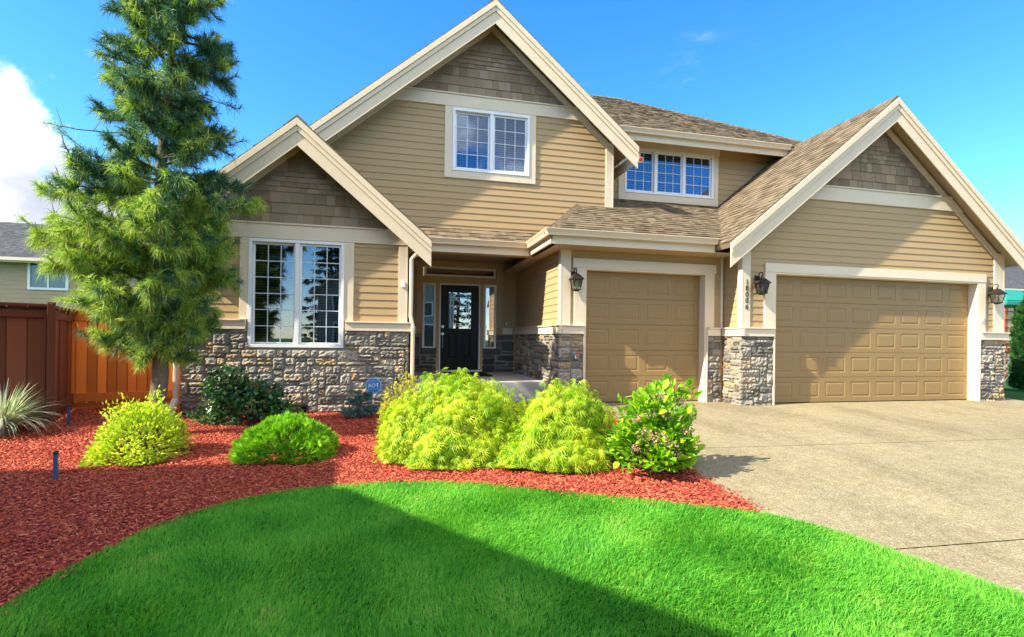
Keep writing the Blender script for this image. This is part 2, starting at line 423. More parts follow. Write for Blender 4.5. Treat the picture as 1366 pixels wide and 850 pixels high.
def stone_wall(name, parent, areas, mat='stone', **kw):
    for idx, (fr, u0, u1, v0, v1, rects) in enumerate(areas):
        mb = MB(); mo = MB()
        stones(mb, fr, u0, u1, v0, v1, idx*17+len(name)+int(abs(u0)*10), rects, **kw)
        ua, ub = (u0+.05, u1-.05) if u1-u0 > .2 else (u0, u1)
        for p in minus_rects([(ua, v0), (ub, v0), (ub, v1), (ua, v1)], rects): slab(mo, fr, p, -.10, .022)
        o = mb.build(name, M[mat], parent); mo.build('mortar_joint', M['mortar'], o)
    return o
# ------------------------------------------------------------------ terrain
def sst(t):
    t = min(1, max(0, t)); return t*t*(3-2*t)
def gh(x, y): return -.05*max(0, min(11, 8-y)) - .14*sst((2.6-x)/2.2)

def cdt_sheet(name, loop, step, dz, mat, jitter=.0, holes=()):
    xs = [p[0] for p in loop]; ys = [p[1] for p in loop]
    pts = [Vector(p) for p in loop]; n = len(pts)
    faces = [list(range(n))]
    def inside(x, y):
        c = False
        for i in range(n):
            (x1, y1), (x2, y2) = loop[i], loop[(i+1) % n]
            if (y1 > y) != (y2 > y) and x < (x2-x1)*(y-y1)/(y2-y1)+x1: c = not c
        return c
    y = min(ys)+step*.5
    while y < max(ys):
        x = min(xs)+step*.5
        while x < max(xs):
            if inside(x, y): pts.append(Vector((x, y)))
            x += step
        y += step
    r = delaunay_2d_cdt(pts, [], faces, 1, 1e-5)
    V = [(p.x, p.y, gh(p.x, p.y)+dz) for p in r[0]]
    mb = MB(); mb.v = V; mb.f = [tuple(f) for f in r[2]]
    o = mb.build(name, mat); tag(o, kind='structure')
    return o

def smooth_line(pts, k=6):
    out = []
    for i in range(len(pts)-1):
        p0 = pts[max(0, i-1)]; p1 = pts[i]; p2 = pts[i+1]; p3 = pts[min(len(pts)-1, i+2)]
        for t in range(k):
            t /= k
            out.append(tuple(.5*((2*p1[a])+(-p0[a]+p2[a])*t+(2*p0[a]-5*p1[a]+4*p2[a]-p3[a])*t*t+(-p0[a]+3*p1[a]-3*p2[a]+p3[a])*t**3) for a in (0, 1)))
    out.append(pts[-1]); return out

# one ground sheet to the horizon, finer near the house
mb = MB()
gx = [-400, -150, -60, -30, -18]+[x*.5 for x in range(-24, 41)]+[24, 32, 60, 150, 400]
gy = [-400, -150, -60, -30, -14, -10, -7, -5, -4, -3.5]+[y*.5 for y in range(-6, 41)]+[24, 30, 60, 150, 400]
for y in gy:
    for x in gx: mb.v.append((x, y, gh(x, y)-.012))
for j in range(len(gy)-1):
    for i in range(len(gx)-1):
        q = j*len(gx)+i; mb.f.append((q, q+1, q+len(gx)+1, q+len(gx)))
tag(mb.build('ground', M['turf']), kind='structure')

LAWN_TOP = [(-2.6, 1.2), (-2.25, 2.4), (-2.12, 3.1), (-2.06, 3.6), (-1.95, 3.98), (-1.75, 4.42), (-1.38, 4.82), (-.85, 5.06), (-.38, 5.13), (.11, 5.12), (.69, 4.97), (1.21, 4.65), (1.78, 4.2), (2.28, 3.83), (2.81, 3.56), (3.05, 3.34), (3.2, 3.08), (3.3, 2.77), (3.38, 2.53), (3.45, 2.33), (3.54, 2.05), (3.62, 1.6), (3.66, 1.0)]
LT = smooth_line(LAWN_TOP)
lawn_loop = [(x, y) for x, y in LT]+[(3.66, -3.2), (-9.5, -3.2), (-9.5, 1.2)]
LAWN = lawn_loop
cdt_sheet('lawn', lawn_loop[::-1], .4, .0, M['turf'])
i_tip = min(range(len(LT)), key=lambda i: abs(LT[i][0]-2.85)+abs(LT[i][1]-3.54))
BED_EDGE = smooth_line([LT[i_tip], (2.92, 3.75), (2.93, 4.1), (2.96, 4.5), (3.06, 5.3), (3.22, 6.4), (3.36, 7.6), (3.38, 8.42)])
bed_loop = LT[:i_tip+1]+BED_EDGE[1:]+[(2.8, 8.44), (2.7, 8.9), (.1, 9.1), (-3.3, 9.1), (-3.3, 12), (-8, 12), (-9.5, 1.2)]
BED = bed_loop
cdt_sheet('mulch_bed', bed_loop[::-1], .3, .006, M['mulch_base'])

# driveway slabs with tooled joints
def slab_sheet(loop, dz):
    return cdt_sheet('driveway', loop, .45, dz, M['drive'])
EDGE = BED_EDGE[::-1]+LT[i_tip+1:]           # from the house down to the street, driveway is on its right
EDGE += [(3.66, 0), (3.66, -3.2)]
def edge_x(y):
    for i in range(len(EDGE)-1):
        (x1, y1), (x2, y2) = EDGE[i], EDGE[i+1]
        if (y1-y)*(y2-y) <= 0 and y1 != y2: return x1+(x2-x1)*(y-y1)/(y2-y1)
    return EDGE[-1][0]
J = [8.8, 5.42, 2.80, .1, -2.6]
XR = 13.1; g = .006
drv = MB()
def add_cdt(mb, loop, step, dz):
    o = cdt_sheet('tmp', loop, step, dz, M['drive'])
    k = len(mb.v); mb.v += [tuple(v.co) for v in o.data.vertices]; mb.f += [tuple(k+i for i in p.vertices) for p in o.data.polygons]
    me = o.data; bpy.data.objects.remove(o); bpy.data.meshes.remove(me)
slant = lambda y: -.035*(1 if 0 < y < 8 else 0)
for a in range(len(J)-1):
    yt, yb = J[a], J[a+1]
    st, sb = slant(yt), slant(yb)
    xt = edge_x(min(yt, 8.4)); xb = edge_x(yb)
    left = [(x, y) for x, y in EDGE if yb+g+.02 < y < yt-g-.02]
    xm = 8.7
    loop = [(xt, yt-g)]+left+[(xb, yb+g)]+[(xm, yb+g+sb*(xm-xb)), (XR, yb+g+sb*(XR-xb)), (XR, yt-g+st*(XR-xt))]
    add_cdt(drv, loop, .45, .006)
tag(drv.build('driveway', M['drive']), kind='structure')
jb = MB()
for y in J[1:]:
    x0 = edge_x(y); s = slant(y); n = 24
    for i in range(n):
        xa, xb_ = x0+(XR-x0)*i/n, x0+(XR-x0)*(i+1)/n; ya, yb_ = y+s*(xa-x0), y+s*(xb_-x0)
        jb.poly([(xa, ya-.02, gh(xa, ya-.02)-.004), (xb_, yb_-.02, gh(xb_, yb_-.02)-.004), (xb_, yb_+.02, gh(xb_, yb_+.02)-.004), (xa, ya+.02, gh(xa, ya+.02)-.004)])
tag(jb.build('driveway_joint', M['soil']), kind='structure')
mb = MB(); mb.box(-60, 60, -11.5, -3.6, -.62, -.545)
tag(mb.build('road', M['asphalt']), kind='structure')

# ------------------------------------------------------------------ the house
HOUSE = empty('house', (4.0, 10.0, 0), 'large tan craftsman house with stone base, three front gables and two garage doors', 'house')
YL, YG1, YG2, YD, YM, YU = 9.018, 8.531, 8.0, 11.962, 9.733, 10.497
G_PK, G_Z, G_S = 9.11, 5.76, .823
L_PK, L_Z, L_S = -1.555, 4.63, .862
M_PK, M_Z, M_S = 1.762, 7.50, .84
BELOW = .20    # wall tops end this far under the roof surface

def gable(pk, z, s, x0, x1, zb):
    d = BELOW
    return [(x0, zb), (x1, zb), (x1, z-d-s*(x1-pk)), (pk, z-d), (x0, z-d-s*(pk-x0))]

# windows: outer frame x0,x1,z0,z1
W_L = (-2.332, -.849, .963, 2.741); W_M = (1.024, 2.542, 4.365, 5.561); W_U = (4.94, 7.175, 4.463, 5.48)
D1 = (3.277, 5.719, -.05, 2.435); D2 = (6.762, 11.643, -.05, 2.435)

# siding walls
lap_wall('lap_siding', FR(YL), [(-3.28, 1.0), (.175, 1.0), (.175, 3.0), (-3.28, 3.0)], [W_L], HOUSE)
lap_wall('lap_siding', RT(.175), [(YL, .2), (YD, .2), (YD, 2.95), (YL, 2.95)], [], HOUSE)
lap_wall('lap_siding', FR(YD), [(.175, .2), (2.852, .2), (2.852, 3.0), (.175, 3.0)], [(.917, 2.058, .2, 2.82), (.615, .917, .9, 2.82), (2.058, 2.36, .9, 2.82)], HOUSE)
lap_wall('lap_siding', LF(2.852), [(-YD, .1), (-YG1, .1), (-YG1, 2.95), (-YD, 2.95)], [], HOUSE)
lap_wall('lap_siding', FR(YG1), [(2.852, -.1), (6.09, -.1), (6.09, 2.95), (2.852, 2.95)], [D1], HOUSE)
lap_wall('lap_siding', LF(6.109), [(-YG1, -.1), (-YG2, -.1), (-YG2, 3.0), (-YG1, 3.0)], [], HOUSE)
lap_wall('lap_siding', FR(YG2), clip(gable(G_PK, G_Z, G_S, 6.109, 12.305, -.1), 0, 1, 4.0), [D2], HOUSE)
lap_wall('lap_siding', FR(YM), clip(gable(M_PK, M_Z, M_S, -1.95, 4.316, 3.0), 0, 1, 5.7), [W_M], HOUSE)
lap_wall('lap_siding', RT(4.316), [(YM, 3.6), (YU, 3.6), (YU, 5.2), (YM, 5.2)], [], HOUSE)
lap_wall('lap_siding', FR(YU), [(4.316, 4.0), (9.7, 4.0), (9.7, 5.75), (4.316, 5.75)], [W_U], HOUSE)
# walls away from the street
lap_wall('lap_siding', LF(-3.28), [(-14, -.3), (-YL, -.3), (-YL, 3.0), (-14, 3.0)], [], HOUSE)
lap_wall('lap_siding', RT(12.305), [(YG2, -.2), (15, -.2), (15, 2.95), (YG2, 2.95)], [], HOUSE)
lap_wall('lap_siding', LF(-1.95), [(-16, 2.5), (-YM, 2.5), (-YM, 4.2), (-16, 4.2)], [], HOUSE)
lap_wall('lap_siding', RT(9.7), [(YU, 3.5), (18, 3.5), (18, 5.7), (YU, 5.7)], [], HOUSE)
lap_wall('lap_siding', BK(18), [(-12.3, -.3), (3.28, -.3), (3.28, 5.7), (-12.3, 5.7)], [], HOUSE)
lap_wall('lap_siding', BK(15.05), gable(-G_PK, G_Z, G_S, -12.305, -6.1, -.2), [], HOUSE)

# shake gables
SH = [.178, .178, .178, .085, .085, .085, .085, .178, .178, .178]
def shake(fr, poly, seed):
    mb = MB(); tiles(mb, fr, poly, SH, (.10, .23), (.012, .018), .0, None, .005, seed, .004)
    slab(mb, fr, poly, -.10, -.002)
    return tag(mb.build('gable_shingle', M['shake'], HOUSE), 'brown staggered cedar style shingles')
def above(poly, z): return clip(poly, 0, -1, -z)
shake(FR(YL), above(gable(L_PK, L_Z, L_S, -3.28, .175, 1.0), 3.0), 3)
shake(FR(YM), above(gable(M_PK, M_Z, M_S, -.8, 4.316, 3.0), 5.83), 4)
shake(FR(YG2), above(gable(G_PK, G_Z, G_S, 6.109, 12.305, 0), 4.1), 5)

# trim boards
def boards(name, items, mat='trim', bevel=.004, parent=None):
    mb = MB()
    for it in items: mb.box(*it)
    return mb.build(name, M[mat], parent or HOUSE, bevel=bevel)
def fboard(Y, x0, x1, z0, z1, t=.026, back=.0): return (x0, x1, Y-t, Y-back, z0, z1)
boards('corner_board', [fboard(YL, .045, .175, 1.413, 2.748), (.172, .203, YL-.028, YL+.12, 1.413, 2.748)])
boards('corner_board', [fboard(YL, -3.28, -3.14, 1.413, 2.748), (-3.31, -3.282, YL-.03, YL+.12, 1.413, 2.748)])
boards('corner_board', [fboard(YG1, 2.852, 3.018, 1.413, 2.80), (2.824, 2.852, YG1-.028, YG1+.10, 1.413, 2.80)])
boards('corner_board', [fboard(YG1, 6.03, 6.078, 1.413, 2.76)])
boards('corner_board', [fboard(YG2, 6.109, 6.258, 1.413, 3.15), (6.081, 6.109, YG2-.028, YG2+.10, 1.413, 3.02)])
boards('corner_board', [fboard(YG2, 12.06, 12.305, 1.413, 3.05), (12.303, 12.333, YG2-.028, YG2+.13, 1.413, 3.0)])
boards('corner_board', [fboard(YM, 4.168, 4.316, 3.87, 5.2), (4.314, 4.343, YM-.028, YM+.13, 3.85, 5.15)])
# gable bands with a small cap
def gable_band(fr, poly, z0, z1):
    mb = MB()
    slab(mb, fr, clip(clip(poly, 0, 1, z1-.026), 0, -1, -z0), .0, .034); slab(mb, fr, clip(clip(poly, 0, 1, z1), 0, -1, -z1+.026), .0, .056)
    return mb.build('gable_band', M['trim'], HOUSE, bevel=.004)
gable_band(FR(YL), gable(L_PK, L_Z, L_S, -3.28, .175, 1.0), 2.75, 3.012)
gable_band(FR(YM), gable(M_PK, M_Z, M_S, -1.95, 4.316, 3.0), 5.59, 5.842)
gable_band(FR(YG2), gable(G_PK, G_Z, G_S, 6.109, 12.305, 0), 3.84, 4.12)
# water table along the top of the stone
def wt(items):
    for ax, c, a, b in items:
        mb = MB()
        for (z0, z1, t) in ((1.256, 1.392, .075), (1.3915, 1.415, .10)):
            if ax == 'F': mb.box(a-(t if False else 0), b, c-t, c-.012, z0, z1)
            elif ax == 'L': mb.box(c-t, c-.012, a, b, z0, z1)
            else: mb.box(c+.012, c+t, a, b, z0, z1)
        mb.build('water_table', M['trim'], HOUSE, bevel=.004)
wt([('F', YL, -3.30, -2.36), ('F', YL, -.822, .27), ('R', .175, YL+.0, YD-.11)])
wt([('F', YD, .28, .47), ('F', YD, 2.507, 2.75), ('L', 2.852, YG1-.10, YD)])
wt([('F', YG1, 2.853, 3.26), ('F', YG1, 5.73, 6.0), ('L', 6.109, YG2-.10, YG1)])
wt([('F', YG2, 6.11, 6.745), ('F', YG2, 11.66, 12.40), ('R', 12.305, YG2, YG2+.6)])

# stone veneer
stone_wall('stone_veneer', HOUSE, [(FR(YL), -3.31, .225, -.25, 1.256, [(W_L[0], W_L[1], .96, 3), (-1.70, -1.40, -.3, .0)])], cell=.066)
stone_wall('stone_veneer', HOUSE, [(RT(.175), YL, YD-.1, .25, 1.256, [])])
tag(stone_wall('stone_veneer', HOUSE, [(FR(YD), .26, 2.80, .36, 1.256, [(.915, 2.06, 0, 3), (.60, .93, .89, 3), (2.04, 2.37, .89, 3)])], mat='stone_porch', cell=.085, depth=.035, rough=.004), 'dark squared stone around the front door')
stone_wall('stone_veneer', HOUSE, [(LF(2.852), -YD+.1, -YG1+.05, -.1, 1.256, []), (FR(YG1), 2.80, 3.255, -.1, 1.256, [])])
stone_wall('stone_veneer', HOUSE, [(FR(YG1), 5.745, 6.05, -.05, 1.256, []), (LF(6.109), -YG1+.05, -YG2+.055, -.08, 1.256, []), (FR(YG2), 6.06, 6.735, -.08, 1.256, [])])
stone_wall('stone_veneer', HOUSE, [(FR(YG2), 11.67, 12.36, -.08, 1.256, []), (RT(12.305), YG2-.05, YG2+.6, -.08, 1.256, [])])

# garage doors
def ring_panel(mb, Y, x0, x1, z0, z1):
    prev = None
    for ins, dy in ((0, 0), (.014, .007), (.026, .007), (.05, .0)):
        r = [(x0+ins, Y+dy, z0+ins), (x1-ins, Y+dy, z0+ins), (x1-ins, Y+dy, z1-ins), (x0+ins, Y+dy, z1-ins)]
        if prev:
            for i in range(4):
                j = (i+1) % 4; mb.poly([prev[i], prev[j], r[j], r[i]])
        prev = r
    mb.poly(prev)
def garage_door(x0, x1, z0, z1, Y, ncol, nrow, label):
    root = MB(); root.box(x0-.02, x1+.02, Y+.03, Y+.06, z0, z1+.02)
    door = tag(root.build('garage_door', M['door_tan'], HOUSE), label)
    hh = (z1-z0)/nrow
    for r in range(nrow):
        mb = MB(); a, b = z0+r*hh+.003, z0+(r+1)*hh-.003
        w = (x1-x0)/ncol; xs = [x0]
        for c in range(ncol): xs += [x0+c*w+.07, x0+(c+1)*w-.07]
        xs.append(x1); zs = [a, a+.085, b-.085, b]
        for i in range(len(xs)-1):
            for j in range(3):
                if j == 1 and i % 2 == 1: ring_panel(mb, Y, xs[i], xs[i+1], zs[1], zs[2])
                else: mb.poly([(xs[i], Y, zs[j]), (xs[i+1], Y, zs[j]), (xs[i+1], Y, zs[j+1]), (xs[i], Y, zs[j+1])])
        mb.poly([(x0, Y, b), (x1, Y, b), (x1, Y+.03, b+.002), (x0, Y+.03, b+.002)]); mb.poly([(x0, Y+.03, a-.002), (x1, Y+.03, a-.002), (x1, Y, a), (x0, Y, a)])
        mb.build('door_section', M['door_tan'], door)
    s = MB(); s.box(x0-.01, x1+.01, Y-.004, Y+.028, z0-.03, z0-.001); s.build('weather_seal', M['rubber'], door)
    return door
garage_door(3.277+.035, 5.719-.035, .02, 2.40, YG1+.15, 4, 5, 'narrow single garage door')
garage_door(6.762+.035, 11.643-.035, .02, 2.40, YG2+.15, 8, 5, 'wide double garage door')
def casing(Y, x0, x1, zt, wl, wr, ear=.03):
    mb = MB()
    mb.box(x0-wl, x0, Y-.034, Y-.001, 1.416, zt); mb.box(x1, x1+wr, Y-.034, Y-.001, 1.416, zt)
    mb.box(x0-.022, x0-.001, Y-.062, Y+.05, -.02, 1.414); mb.box(x1+.001, x1+.022, Y-.062, Y+.05, -.02, 1.414)
    mb.box(x0-wl-ear, x1+wr+ear, Y-.042, Y-.001, zt+.001, zt+.165)
    # jambs
    mb.box(x0-.02, x0+.033, Y-.033, Y+.165, -.02, zt-.03); mb.box(x1-.033, x1+.02, Y-.033, Y+.165, -.02, zt-.03)
    mb.box(x0-.02, x1+.02, Y-.033, Y+.165, zt-.029, zt)
    return tag(mb.build('garage_casing', M['trim'], HOUSE, bevel=.003), 'cream casing of a garage door')
casing(YG1, 3.277, 5.719, 2.435, .194, .165)
casing(YG2, 6.762, 11.643, 2.435, .206, .18, .0)

# ---- windows
def window(Y, x0, x1, z0, z1, splits, cols, rows, blind, glass, case=None, deep=.0, label=None):
    fr = MB(); t = .05
    for (a, b, c, d) in ((x0, x1, z0, z0+t), (x0, x1, z1-t, z1), (x0, x0+t, z0+t+.001, z1-t-.001), (x1-t, x1, z0+t+.001, z1-t-.001)):
        fr.box(a, b, Y-.045, Y+.07, c, d)
    ws = MB()
    n = splits; w = (x1-x0-2*t)/n
    sash = []
    for k in range(n):
        a, b = x0+t+k*w, x0+t+(k+1)*w
        sash.append((a, b))
        if k: fr.box(a-.034, a+.034, Y-.04, Y+.068, z0+t+.001, z1-t-.001)
    win = tag(fr.build('window', M['white'], HOUSE, bevel=.004), label)
    for k, (a, b) in enumerate(sash):
        e = .032
        y = Y-.005 if k else Y+.022
        s = MB(); a2 = a+(.036 if k else .004); b2 = b-(.036 if k < n-1 else .004); c2, d2 = z0+t+.004, z1-t-.004
        for (p, q, r, u) in ((a2, b2, c2, c2+e), (a2, b2, d2-e, d2), (a2, a2+e, c2+e+.001, d2-e-.001), (b2-e, b2, c2+e+.001, d2-e-.001)): s.box(p, q, y, y+.035, r, u)
        s.build('sash', M['white'], win, bevel=.003)
        a3, b3, c3, d3 = a2+e, b2-e, c2+e, d2-e
        p = MB(); p.box(a3-.006, b3+.006, y+.014, y+.019, c3-.006, d3+.006); p.build('pane', M[glass], win)
        m = MB(); th = .0065
        for i in range(1, cols):
            xx = a3+(b3-a3)*i/cols; m.box(xx-th, xx+th, y+.004, y+.011, c3, d3)
        for j in range(1, rows):
            zz = c3+(d3-c3)*j/rows; m.box(a3, b3, y+.0035, y+.0115, zz-th, zz+th)
        m.build('grille', M['muntin'], win)
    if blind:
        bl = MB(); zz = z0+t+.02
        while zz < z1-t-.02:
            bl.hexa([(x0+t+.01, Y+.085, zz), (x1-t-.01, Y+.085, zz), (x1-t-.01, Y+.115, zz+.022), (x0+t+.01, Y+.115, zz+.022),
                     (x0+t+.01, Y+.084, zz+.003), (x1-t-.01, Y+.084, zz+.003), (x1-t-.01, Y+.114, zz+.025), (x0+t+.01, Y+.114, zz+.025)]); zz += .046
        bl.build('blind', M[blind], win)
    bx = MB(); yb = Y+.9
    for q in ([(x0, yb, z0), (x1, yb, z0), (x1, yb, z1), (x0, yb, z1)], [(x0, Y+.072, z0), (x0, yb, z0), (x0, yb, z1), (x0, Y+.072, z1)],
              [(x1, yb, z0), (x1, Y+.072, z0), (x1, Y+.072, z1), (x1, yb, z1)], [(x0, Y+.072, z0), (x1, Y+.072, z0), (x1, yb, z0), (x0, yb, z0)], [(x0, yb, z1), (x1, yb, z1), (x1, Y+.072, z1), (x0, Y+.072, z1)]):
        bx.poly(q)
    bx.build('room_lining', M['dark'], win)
    if case:
        c = MB(); ox0, ox1, oz0, oz1 = case
        c.box(ox0, x0-.001, Y-.032, Y-.001, oz0, oz1)
        if oz0 > z0+.01: c.build('window_casing', M['trim'], win, bevel=.003); c = MB()
        c.box(x1+.001, ox1, Y-.032, Y-.001, oz0, oz1)
        if oz0 < z0-.01: c.box(x0, x1, Y-.0325, Y-.001, oz0, z0-.001)
        if oz1 > z1+.01: c.box(x0, x1, Y-.0325, Y-.001, z1+.001, oz1)
        c.build('window_casing', M['trim'], win, bevel=.003)
    return win
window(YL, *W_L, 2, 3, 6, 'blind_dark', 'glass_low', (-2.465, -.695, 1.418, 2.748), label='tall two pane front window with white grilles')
window(YM, *W_M, 2, 3, 4, 'blind', 'glass', (.875, 2.675, 4.224, 5.588), label='gable window with closed blinds')
wu = window(YU, *W_U, 3, 3, 4, 'blind', 'glass', (4.80, 7.31, 4.30, 5.475), label='three pane upper window under the eave')
mb = MB(); mb.box(4.77, 7.34, YU-.04, YU-.001, 5.477, 5.66); mb.build('head_casing', M['fascia'], wu, bevel=.003)

# ---- front entry
entry = MB()
for b in ((.47, .612, YD-.036, YD-.001, 1.418, 2.82), (2.363, 2.507, YD-.036, YD-.001, 1.418, 2.82), (.43, 2.55, YD-.046, YD-.001, 2.822, 2.957),
          (.616, 2.359, YD-.02, YD+.08, 2.44, 2.595), (.917, 1.005, YD-.02, YD+.08, .40, 2.439), (1.968, 2.058, YD-.02, YD+.08, .40, 2.439)):
    entry.box(*b)
ENT = entry.build('entry_casing', M['casing'], HOUSE, bevel=.003)
tag(ENT, 'tan surround of the front door')
dj = MB()
for b in ((1.006, 1.034, YD-.024, YD+.09, .40, 2.404), (1.939, 1.967, YD-.024, YD+.09, .40, 2.404), (1.006, 1.967, YD-.024, YD+.09, 2.405, 2.438), (.99, 1.985, YD-.09, YD+.09, .355, .394)): dj.box(*b)
dj.build('door_jamb', M['white'], ENT, bevel=.002)
def lite(name, x0, x1, z0, z1, mat, t=.045):
    f = MB()
    for b in ((x0, x1, z0, z0+t), (x0, x1, z1-t, z1), (x0, x0+t, z0+t+.001, z1-t-.001), (x1-t, x1, z0+t+.001, z1-t-.001)): f.box(b[0], b[1], YD-.03, YD+.06, b[2], b[3])
    o = f.build(name, M['white'], HOUSE, bevel=.003)
    p = MB(); p.box(x0+t-.004, x1-t+.004, YD+.01, YD+.016, z0+t-.004, z1-t+.004); p.build('pane', M[mat], o)
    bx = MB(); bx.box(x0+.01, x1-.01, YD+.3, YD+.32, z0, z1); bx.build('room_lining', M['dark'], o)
    return o
lite('transom', .65, 2.33, 2.598, 2.818, 'glass_door'); lite('sidelight', .616, .916, .90, 2.436, 'glass_door'); lite('sidelight', 2.059, 2.359, .90, 2.436, 'glass_door')
dm = MB(); Yd = YD+.03
gx0, gx1, gz0, gz1 = 1.225, 1.755, 1.38, 2.235
for p in minus_rects([(1.036, .40), (1.937, .40), (1.937, 2.402), (1.036, 2.402)], [(gx0, gx1, gz0, gz1), (1.22, 1.43, .68, 1.26), (1.55, 1.76, .68, 1.26)]): slab(dm, FR(Yd), p, -.04, 0)
for x0, x1 in ((1.22, 1.43), (1.55, 1.76)): ring_panel(dm, Yd, x0, x1, .68, 1.26)
DOOR = tag(dm.build('front_door', M['black_door'], HOUSE), 'black front door with a leaded glass light')
fg = MB()
for b in ((gx0-.03, gx1+.03, gz0-.03, gz0), (gx0-.03, gx1+.03, gz1, gz1+.03), (gx0-.03, gx0, gz0+.001, gz1-.001), (gx1, gx1+.03, gz0+.001, gz1-.001)): fg.box(b[0], b[1], Yd-.016, Yd-.001, b[2], b[3])
fg.build('glass_frame', M['black_door'], DOOR, bevel=.003)
p = MB(); p.box(gx0, gx1, Yd+.004, Yd+.012, gz0, gz1); p.build('pane', M['glass_door'], DOOR)
cm = MB()
for x in (gx0+.05, gx0+.11, gx1-.11, gx1-.05): cm.box(x-.004, x+.004, Yd-.002, Yd+.003, gz0, gz1)
for z in (gz0+.06, gz0+.12, gz1-.12, gz1-.18, gz1-.32): cm.box(gx0, gx1, Yd-.0025, Yd+.0035, z-.004, z+.004)
cm.build('caming', M['nickel'], DOOR)
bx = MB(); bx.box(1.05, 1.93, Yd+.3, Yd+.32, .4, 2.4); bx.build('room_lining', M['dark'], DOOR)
hd = MB(); hd.tube([(1.085, Yd-.012, 1.22), (1.085, Yd-.05, 1.20), (1.085, Yd-.055, 1.05), (1.085, Yd-.045, .93), (1.085, Yd-.012, .91)], .012, 8); hd.tube([(1.085, Yd, 1.25), (1.085, Yd-.03, 1.25)], .035, 12)
hd.build('handle', M['nickel'], DOOR)
hd = MB(); hd.tube([(1.085, Yd, 1.42), (1.085, Yd-.03, 1.42)], .035, 14); hd.build('deadbolt', M['nickel'], DOOR)
# doorbell and outlet boxes
boards('doorbell', [(2.60, 2.63, YD-.03, YD-.012, 1.47, 1.55)], 'white', .003)
boards('outlet_box', [(.10, .155, YL-.06, YL-.026, 2.02, 2.12)], 'white', .006)
boards('outlet_box', [(11.70, 11.735, YG2-.055, YG2-.035, 1.62, 1.74)], 'white', .006)
# porch floor
mb = MB(); mb.box(.2, 2.80, 9.20, YD-.02, -.2, .355)
tag(mb.build('porch_floor', M['concrete'], HOUSE, bevel=.012), 'grey concrete porch slab')
# crawl-space vent
mb = MB()
mb.box(-1.70, -1.40, YL-.045, YL-.02, -.2, -.0); V_ = mb.build('foundation_vent', M['dark'], HOUSE)
mb = MB()
for b in ((-1.71, -1.39, -.01, .012), (-1.71, -1.69, -.2, -.011), (-1.41, -1.39, -.2, -.011), (-1.56, -1.545, -.2, -.011)): mb.box(b[0], b[1], YL-.075, YL-.046, b[2], b[3])
mb.build('vent_frame', M['num'], V_)

# ---- roofs
def slope_frame(kind, s):
    c = 1/math.sqrt(1+s*s); q = s*c
    if kind == 'left': return Vector((0, -1, 0)), Vector((c, 0, q))
    if kind == 'right': return Vector((0, 1, 0)), Vector((-c, 0, q))
    if kind == 'front': return Vector((1, 0, 0)), Vector((0, c, q))
    if kind == 'back': return Vector((-1, 0, 0)), Vector((0, -c, q))
def roof_face(tile, deck, kind, s, org, pts, seed, thick=.10):
    """pts: plan points (x, y) of a convex roof face; org: a plan point on the eave with its height"""
    U, V = slope_frame(kind, s); O = Vector(org); Nn = U.cross(V)
    P = []
    for (x, y) in pts:
        d = (x-O.x) if kind == 'left' else (O.x-x) if kind == 'right' else (y-O.y) if kind == 'front' else (O.y-y)
        p = Vector((x, y, O.z+s*d))-O
        P.append((p.dot(U), p.dot(V)))
    if area(P) < 0: P = P[::-1]
    tiles(tile, (O, U, V), P, [.142], (.07, .20), (.005, .017), .012, min(p[1] for p in P), 0, seed, .002)
    slab(tile, (O, U, V), P, -.004, .012)
    slab(deck, (O, U, V), P, -thick, -.006)
class Roof:
    def __init__(s): s.t = MB(); s.d = MB()
    def face(s, *a, **k): roof_face(s.t, s.d, *a, **k)
    def done(s, label):
        o = tag(s.t.build('roof', M['roof'], HOUSE), label); s.d.build('soffit', M['soffit'], o); return o
def ridge_caps(o, pts, mat='roof', w=.15, seed=2):
    """overlapping caps along a ridge or hip"""
    mb = MB(); rg = random.Random(seed)
    a, b = Vector(pts[0]), Vector(pts[1]); Lh = (b-a).length; t = (b-a).normalized(); sd = t.cross(Vector((0, 0, 1))).normalized()
    n = max(1, int(Lh/.14)); drop = pts[2]
    for i in range(n):
        p = a+t*(Lh*i/n); q = a+t*(Lh*(i+1)/n+.02); e0, e1 = .034+rg.uniform(0, .003), .022
        for sg in (-1, 1):
            l0 = p+sd*sg*w-Vector((0, 0, drop*w)); l1 = q+sd*sg*w-Vector((0, 0, drop*w)); z0, z1 = Vector((0, 0, e0)), Vector((0, 0, e1))
            r = [p+z0, l0+z0, l1+z1, q+z1]
            mb.poly(r if sg < 0 else r[::-1])
            mb.poly([p, l0, l0+z0, p+z0] if sg < 0 else [p+z0, l0+z0, l0, p]); mb.poly([l0, l1, l1+z1, l0+z0] if sg < 0 else [l0+z0, l1+z1, l1, l0])
    return mb.build('ridge_cap', M[mat], o)
def rake(o, pk, z, s, xl, xr, Y, capY):
    """three stepped fascia boards up both rakes, mitred at the peak and plumb cut at the tails; drops measured vertically"""
    mb = MB()
    for (d0, d1, proud) in ((.0, .115, .06), (.117, .205, .042), (.207, .43, .022)):
        for sg, xe in ((-1, xl), (1, xr)):
            zl = z-s*abs(xe-pk)
            p = [(pk, Y, z-d1), (pk, Y, z-d0), (xe, Y, zl-d0), (xe, Y, zl-d1)]
            if sg > 0: p = p[::-1]
            mb.prism(p, (0, -proud, 0))
    return mb.build('rake_fascia', M['fascia'], o, bevel=.004)
def frieze(pk, z, s, x0, x1, Y, w=.15, d=BELOW+.02):
    mb = MB()
    for xe in (x0, x1):
        ze = z-s*abs(xe-pk)
        p = [(pk, Y, z-d-w), (pk, Y, z-d), (xe, Y, ze-d), (xe, Y, ze-d-w)]
        if xe > pk: p = p[::-1]
        mb.prism(p, (0, -.024, 0))
    return mb.build('frieze_board', M['fascia'], HOUSE, bevel=.003)

